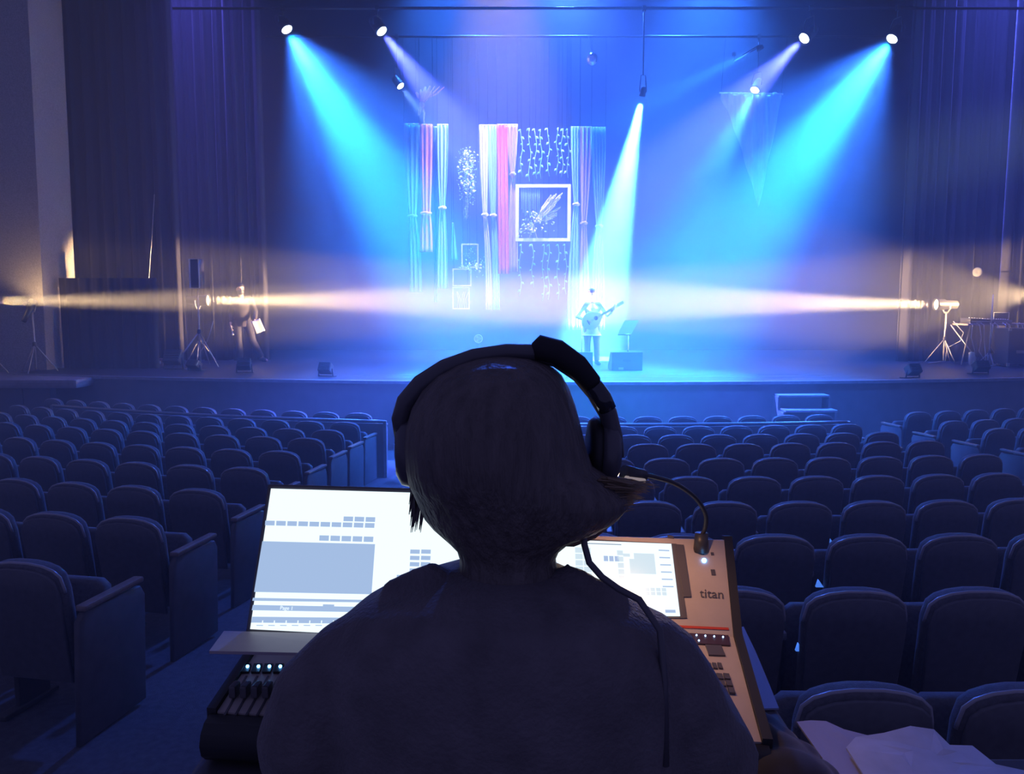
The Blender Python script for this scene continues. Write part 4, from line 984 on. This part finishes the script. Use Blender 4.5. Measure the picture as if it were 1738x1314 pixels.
lg = spot('gooseneck_light', lw, lw+Vector((-.02, .12, -1)), (1, .50, .24), 1.7, 132, .6, .012)
hair_fill = spot('gooseneck_light', P(1070, 818, 1.09), P(1060, 846, .83), (1, .74, .50), 1.5, 84, .6, .01)  # added fill aimed at the hair, not part of the lamp
# monitor with its grey foot
bl = P(425, 1068, 1.086); tl = P(457, 826, 1.171); yw = math.radians(-7)
ux = Vector((math.cos(yw), math.sin(yw), 0)); uy = (tl-bl); hgt = uy.length; uy = (uy-ux*uy.dot(ux)).normalized(); un = ux.cross(uy)
Mm = Matrix(((ux.x, uy.x, un.x, bl.x), (ux.y, uy.y, un.y, bl.y), (ux.z, uy.z, un.z, bl.z), (0, 0, 0, 1)))
mo = thing('monitor', 'bright monitor with a white page standing on the console beside the operator', 'monitor', tuple(bl)); mo.rotation_euler = Mm.to_euler()
WM = .335; hgt *= .985
MB().box((WM/2, hgt/2, -.011), (WM+.016, hgt+.016, .018), bev=.004).build('casing', M['plastic'], mo)
MW = Mm.inverted()
b = MB(); b.box((WM/2, hgt/2, .0), (WM, hgt, .002))
def mcell(pts_, mi, h=.0016):
    b.cur = mi; ps = [MW @ Pp(px, py, bl, un) for px, py in pts_]
    b.loft([[(p.x, p.y, h-.0006) for p in ps], [(p.x, p.y, h) for p in ps]], smooth=False)
def mrect(x0, y0, x1, y1, mi, sl=.027, ln_=-.125, h=.0016):
    f = lambda x, y: (x+(y-900)*ln_*0, y+(x-450)*sl*0)
    mcell([(x0, y0), (x1, y0+(x1-x0)*sl), (x1-(y1-y0)*.07, y1+(x1-x0)*sl), (x0-(y1-y0)*.07, y1)], mi, h)
for i in range(10): mrect(451+18.8*i, 884+.45*i, 467+18.8*i, 892+.45*i, 1)
for i in range(3): mrect(584+18.7*i, 877+.5*i, 600+18.7*i, 885+.5*i, 1)
for i in range(5): mrect(543+18.8*i, 909+.5*i, 559+18.8*i, 918+.5*i, 1)
mcell([(446, 919), (637, 924), (631, 1009), (432, 1005)], 1)
for r_ in range(4):
    for i in range(2): mrect(697+18.6*i-r_*.4, 933+10.7*r_, 713+18.6*i-r_*.4, 940+10.7*r_, 1)
mrect(674, 976, 690, 984, 1); mrect(693, 977, 709, 985, 1)
mcell([(430, 1015), (700, 1020), (700, 1024), (429, 1020)], 1); mcell([(430, 1027), (700, 1032), (699, 1041), (428, 1036)], 1); mcell([(429, 1047), (700, 1050), (698, 1060), (427, 1057)], 1)
for i in range(7): mcell([(446+20*i, 1053.5), (447.5+20*i, 1053.5), (447+20*i, 1058), (445.5+20*i, 1058)], 0, .0022); mcell([(436+20*i, 1061), (447+20*i, 1061.2), (447+20*i, 1062.6), (436+20*i, 1062.4)], 1)
mcell([(549, 1026), (568, 1026.5), (567, 1035), (548, 1034.5)], 1, .0018)
b.build('screen', [M['scr'], M['scr_grey'], M['scr_soft'], M['scr_dark']], mo)
tc_ = bpy.data.curves.new('screen_text', 'FONT'); tc_.body = 'Page 1'; tc_.size = .0075; tc_.extrude = .0001; to = bpy.data.objects.new('screen_text', tc_); COL.objects.link(to); to.parent = mo
tc_.materials.append(M['scr']); q = MW @ Pp(476, 1035, bl, un); to.location = (q.x, q.y, .0026); letter_mesh(to)
mf_ = thing('monitor_stand', 'grey sloping base plate under the bright monitor', 'stand', tuple(P(530, 1106, 1.0)))
b = MB(mf_); q = [P(380, 1071, 1.083), P(700, 1079, 1.05), P(700, 1112, .965), P(355, 1105, 1.0)]
b.loft([[p+Vector((0, 0, -.03 if i < 2 else -.004)) for i, p in enumerate(q)], q], smooth=False); b.build('foot_plate', nmat('grey_plastic_foot', (.36, .31, .34), .5, .4, .05, 20), mf_)
b = MB(mf_); q2 = [P(388, 1081, 1.06), P(690, 1089, 1.03), P(690, 1091, 1.025), P(387, 1083, 1.055)]; b.loft([[p+Vector((0, 0, -.003)) for p in q2], [p+Vector((0, 0, .0008)) for p in q2]], smooth=False); b.build('groove', M['plastic'], mf_)
b = MB(mf_); b.box((P(640, 1100, 1.04).x, 1.05, 1.945), (.16, .05, .06), bev=.004); b.build('pedestal', M['plastic'], mf_)
# papers
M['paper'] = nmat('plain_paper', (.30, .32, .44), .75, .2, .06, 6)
def sheet(name, label, cat, pts_, z, mat, t=.003, crump=.004, grp=None):
    ps = [Pz(px, py, z) for px, py in pts_]; c = sum(ps, Vector())/len(ps)
    n = len(ps); b = MB(); vs_ = []
    for k in (1.0, .66, .33): vs_ += [[c.lerp(p, k)-c+Vector((0, 0, crump*random.uniform(0, 1)*k)) for p in ps]]
    b.loft([[p-Vector((0, 0, t)) for p in vs_[0]]]+vs_, smooth=False)
    o = b.build(name, mat, loc=(c.x, c.y, c.z)); return tag(o, label, cat, grp)
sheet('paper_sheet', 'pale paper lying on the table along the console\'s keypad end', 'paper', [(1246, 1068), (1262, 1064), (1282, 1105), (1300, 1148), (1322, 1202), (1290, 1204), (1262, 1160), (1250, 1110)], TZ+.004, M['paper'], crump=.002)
sd = thing('side_shelf', 'dark shelf board with papers beside the console table', 'table', tuple(Pz(1540, 1300, TZ-.01)-Vector((0, 0, TZ-.01-RZ))))
b = MB(); b.box((.06, -.12, TZ-.012-RZ-.02), (.62, .30, .03), bev=.005); b.build('board', M['metal'], sd)
for sx in (-.2, .32): MB().tube([(sx, -.14, -.55 if sx > .1 else 0), (sx, -.14, TZ-.05-RZ)], .014, 8).build('leg', M['metal'], sd)
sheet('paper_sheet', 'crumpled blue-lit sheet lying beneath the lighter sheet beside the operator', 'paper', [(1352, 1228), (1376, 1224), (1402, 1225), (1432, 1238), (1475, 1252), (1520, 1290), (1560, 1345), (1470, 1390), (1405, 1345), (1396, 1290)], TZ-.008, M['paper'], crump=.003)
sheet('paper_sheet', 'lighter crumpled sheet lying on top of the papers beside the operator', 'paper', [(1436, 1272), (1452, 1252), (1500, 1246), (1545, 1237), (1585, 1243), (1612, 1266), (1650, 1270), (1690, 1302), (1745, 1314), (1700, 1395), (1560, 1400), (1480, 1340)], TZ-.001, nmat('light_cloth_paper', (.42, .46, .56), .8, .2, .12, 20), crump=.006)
gm = thing('dark_garment', 'dark folded garment lying between the operator\'s elbow and the papers', 'garment', tuple(Pz(1300, 1240, TZ+.003)))
b = MB(gm)
c = Vector(gm.location)
for q, r_ in (((1255, 1190), .042), ((1290, 1202), .036), ((1318, 1222), .034), ((1350, 1250), .036), ((1375, 1290), .042), ((1300, 1260), .055), ((1340, 1310), .060), ((1270, 1240), .055), ((1240, 1175), .03)):
    p = Pz(q[0], q[1]+35, TZ+.02); b.ball((p.x, p.y, TZ+r_*.55), (r_, r_, r_*.55), 12)
remesh(b.build('folds', M['blackcloth'], gm), .007, 5)
# ------------------------------------------------------------------ operator
st = thing('stool', 'dark round stool under the operator', 'stool', (-.02, .80, RZ))
MB().lathe([(.02, .44), (.17, .44), (.185, .46), (.185, .49), (.16, .505), (.02, .507)], 24).build('seat', M['plastic'], st)
for i in range(4):
    a_ = PI/4+PI/2*i; MB().tube([(.20*math.cos(a_), .20*math.sin(a_), 0), (.11*math.cos(a_), .11*math.sin(a_), .44)], .014, 8).build('leg', M['metal'], st)
op = thing('person', 'console operator seen from behind in dark clothes wearing headphones', 'person', (-.02, .80, RZ+.507))
M['opcloth'] = nmat('dark_operator_top', (.14, .125, .135), .85, .2, .2, 25, .3, 180, sheen=.15)
M['ophair'] = nmat('dark_brown_hair', (.12, .10, .095), .5, .4, .3, 70, .5, 140, stretch=(1, 1, .12))
hc = P(838, 788, .832); fw = Vector((.72, .62, -.32))
def pxrings(tab, n=28, pw=1.0):
    out = []
    for py, l, r_, Yc, bd in tab:
        a_ = P(l, py, Yc); e = P(r_, py, Yc); cx = (a_.x+e.x)/2; hw = (e.x-a_.x)/2
        out.append([Vector((cx+hw*math.copysign(abs(math.cos(2*PI*k/n))**pw, math.cos(2*PI*k/n)), Yc+bd*math.sin(2*PI*k/n), a_.z)) for k in range(n)])
    return out
torso = [(955, 781, 946, .812, .058), (966, 772, 952, .810, .066), (976, 744, 966, .808, .076), (988, 704, 992, .806, .088), (1003, 655, 1022, .804, .10), (1022, 614, 1078, .803, .108), (1045, 586, 1116, .802, .112), (1070, 570, 1142, .80, .115), (1100, 556, 1158, .80, .118), (1140, 548, 1166, .80, .12), (1200, 548, 1168, .80, .12), (1290, 560, 1160, .80, .12), (1400, 575, 1150, .80, .12), (1520, 570, 1155, .80, .125), (1600, 555, 1170, .80, .13)]
b = MB(op)
b.loft(pxrings([(y, l+26, r_-26, Yc, bd-.02) for y, l, r_, Yc, bd in torso]))
b.tube([P(863, 990, .805), P(862, 930, .81), P(858, 860, .825)], [.040, .038, .042], 16)
Mx = head(b, hc, fw, .9)
sL, eL, wL = P(650, 1100, .80), P(525, 1285, .80), Vector((-.235, .965, 1.985))
sR, eR, wR = P(1085, 1098, .80), P(1205, 1290, .82), Vector((.215, .985, 1.985))
for s_, e_, w_ in ((P(640, 1150, .80), eL, wL), (P(1075, 1150, .80), eR, wR)): b.tube([s_+Vector((0, 0, .01)), s_.lerp(e_, .5), e_, e_.lerp(w_, .4), w_], [.042, .040, .036, .036, .024], 12)
hand(b, wL, (.15, .95, -.15), (0, -.2, -1), 1.0, .5, -1); hand(b, wR, (-.1, .95, -.15), (0, -.2, -1), 1.0, .5, 1)
for sx in (-1, 1):
    hp = Vector((sx*.10-.02, .86, RZ+.59)); kn = Vector((sx*.15-.02, 1.24, RZ+.57)); an = Vector((sx*.15-.02, 1.28, RZ+.09)); to_ = Vector((sx*.18-.02, 1.46, RZ+.03))
    b.tube([hp-Vector((0, .08, 0)), hp, hp.lerp(kn, .5), kn, kn.lerp(an, .4), an], [.09, .088, .075, .056, .055, .036], 12); b.tube([an, an+Vector((0, .05, -.05)), to_], [.036, .036, .022], 8)
remesh(b.build('body', M['skin'], op), .0075, 3)
o = eyes(Mx, op, .9); o.location = -Vector(op.location)
b = MB(op); tj = [(964, 784, 940, .810, .054)]+torso[2:]; b.loft(pxrings(tj))
b.tube([P(752, 978, .80), P(735, 972, .80), P(700, 990, .80), P(655, 1008, .80)], [.012, .012, .014, .012], 8)      # collar seam ridges
b.tube([P(952, 972, .80), P(975, 980, .795), P(1010, 1003, .795), P(1060, 1022, .795)], [.012, .012, .014, .014], 8)
oL = P(612, 1128, .80); oR = P(1100, 1128, .80)
b.tube([P(655, 1085, .80), oL, P(550, 1185, .80), P(523, 1262, .80), eL, eL.lerp(wL, .5), eL.lerp(wL, .88)], [.045, .056, .056, .055, .054, .048, .038], 16)
b.tube([P(1065, 1085, .80), oR, P(1135, 1180, .80), P(1165, 1240, .81), eR, eR.lerp(wR, .5), eR.lerp(wR, .88)], [.046, .056, .056, .055, .054, .048, .038], 16)
remesh(b.build('jacket', M['opcloth'], op), .006, 5)
b = MB(op)
for sx in (-1, 1):
    hp = Vector((sx*.10-.02, .86, RZ+.59)); kn = Vector((sx*.15-.02, 1.24, RZ+.57)); an = Vector((sx*.15-.02, 1.28, RZ+.12))
    b.tube([hp-Vector((0, .1, 0)), hp, hp.lerp(kn, .5), kn, kn.lerp(an, .4), an], [.105, .10, .088, .07, .068, .06], 12)
remesh(b.build('trousers', blk2, op), .012, 4)
for sx in (-1, 1):
    an = Vector((sx*.15-.02, 1.28, RZ+.0)); b = MB(op)
    b.tube([an+Vector((0, -.06, .045)), an+Vector((0, .05, .045)), an+Vector((sx*.02, .14, .032)), an+Vector((sx*.03, .19, .026))], [.04, .046, .042, .022], 12); remesh(b.build('shoe', shoe, op), .009, 3)
hair = [(603, 826, 876, .835, .03), (607, 803, 903, .835, .055), (618, 772, 932, .834, .075), (636, 742, 953, .833, .092), (660, 718, 966, .833, .104), (690, 700, 977, .832, .112), (720, 691, 985, .831, .116), (755, 688, 993, .830, .116), (790, 690, 1005, .828, .112), (815, 694, 1040, .826, .106), (835, 703, 1062, .824, .098), (855, 711, 1066, .822, .09), (875, 720, 1050, .820, .08), (893, 735, 1018, .818, .072), (912, 757, 972, .816, .062), (930, 775, 950, .815, .055), (946, 780, 943, .813, .05), (962, 780, 945, .811, .052), (990, 782, 944, .808, .052)]
b = MB(op); b.loft(pxrings(hair))
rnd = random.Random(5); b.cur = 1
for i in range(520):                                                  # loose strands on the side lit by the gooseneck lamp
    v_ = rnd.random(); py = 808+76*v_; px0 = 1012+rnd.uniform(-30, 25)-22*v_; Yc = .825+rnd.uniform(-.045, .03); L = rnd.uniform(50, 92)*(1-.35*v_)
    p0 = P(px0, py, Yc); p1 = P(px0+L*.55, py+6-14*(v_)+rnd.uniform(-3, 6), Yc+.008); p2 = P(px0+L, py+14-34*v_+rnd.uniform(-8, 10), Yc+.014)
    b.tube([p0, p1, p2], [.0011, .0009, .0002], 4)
b.cur = 0
for i in range(70):
    v_ = rnd.random(); p0 = P(700+rnd.uniform(-4, 22), 812+rnd.uniform(0, 20), .83+rnd.uniform(-.03, .03)); x = rnd.uniform(694, 716); y = rnd.uniform(848, 905)
    b.tube([p0, P((p0.x*1600+869)*.0+x+4, y-28, .832), P(x, y, .832)], [.0012, .0010, .0003], 4)
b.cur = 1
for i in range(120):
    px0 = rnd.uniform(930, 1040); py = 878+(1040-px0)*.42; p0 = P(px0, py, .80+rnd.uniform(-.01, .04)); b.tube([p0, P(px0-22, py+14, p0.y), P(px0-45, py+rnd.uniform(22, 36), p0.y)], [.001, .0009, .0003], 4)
b.build('hair', [M['ophair'], nmat('fine_brown_strands', (.42, .32, .22), .5, .4, trans=.5)], op)  # strand colour lightened to paint in lamp light on the hair tips
b = MB(op); c = P(985, 888, .872)
b.tube([P(935, 900, .86), P(965, 896, .875), P(1000, 886, .885), P(1035, 872, .885)], [.018, .022, .020, .012], 14)
b.build('face_mask', nmat('dark_face_mask', (.10, .07, .08), .8, .2), op)
b = MB(op); b.tube([P(1043, 872, .875), P(1034, 888, .872), P(1010, 906, .868), P(985, 915, .865), P(975, 917, .862)], .0011, 6); b.tube([P(985, 917, .862), P(986, 905, .86), P(983, 914, .858), P(972, 918, .858)], .0012, 6)
b.build('mask_strap', M['whitewood'], op)
# headphones
hp_ = thing('headphones', 'black over-ear headphones worn by the console operator', 'headphones', tuple(P(860, 600, .83)))
band = [(683, 742, .836), (680, 712, .832), (690, 683, .828), (716, 652, .822), (756, 625, .818), (805, 606, .815), (860, 598, .815), (905, 598, .818), (945, 608, .822), (985, 634, .828), (1012, 666, .834), (1032, 702, .84), (1042, 740, .846), (1046, 775, .85)]
bp_ = [P(*q) for q in band]
MB(hp_).tube(bp_, [.0085, .010, .011, .011, .010, .009, .009, .009, .010, .0105, .0105, .010, .0095, .009], 12).build('headband', M['plastic'], hp_)
b = MB(hp_); b.tube([P(902, 589, .816), P(912, 590, .816), P(945, 598, .818), (P(980, 622, .822)), P(1004, 650, .828), P(1012, 664, .830)], [.004, .0135, .0135, .0125, .011, .006], 12); b.build('head_pad', nmat('soft_black_pad', (.022, .02, .026), .7, .3), hp_)
b = MB(hp_); b.tube([P(1008, 655, .822), P(1022, 676, .824), P(1032, 695, .826)], [.0095, .0105, .0095], 10); b.build('glossy_slider', nmat('glossy_slider_plate', (.03, .03, .04), .12, .7), hp_)
for nm, q, nrm, sx in (('l', (692, 765, .84), (-.95, -.15, 0), 1), ('r', (1030, 768, .855), (.92, .05, -.05), 1)):
    c = P(*q); Mc = rot_to(nrm, loc=c-Vector(hp_.location)) @ Matrix.Scale(1.28, 4, (0, 1, 0))
    MB().lathe([(.004, .014), (.020, .013), (.029, .007), (.031, -.002), (.029, -.008), (.02, -.010)], 22, M=Mc).build('ear_cup', M['plastic'], hp_)
    MB().lathe([(.018, -.022), (.027, -.021), (.031, -.015), (.029, -.009), (.02, -.009)], 22, M=Mc).build('ear_pad', nmat('ear_pad_leather', (.02, .018, .02), .5, .4), hp_)
cab = [P(1035, 800, .85), P(1010, 850, .80), P(990, 905, .79), P(992, 925, .785), P(1000, 955, .78), P(1022, 980, .775), P(1050, 1000, .765), P(1085, 1018, .755), P(1120, 1070, .74), P(1128, 1160, .735), P(1130, 1300, .73)]
MB(hp_).tube(cab, .0036, 8).build('cord', M['plastic'], hp_)
#--END_OPERATOR
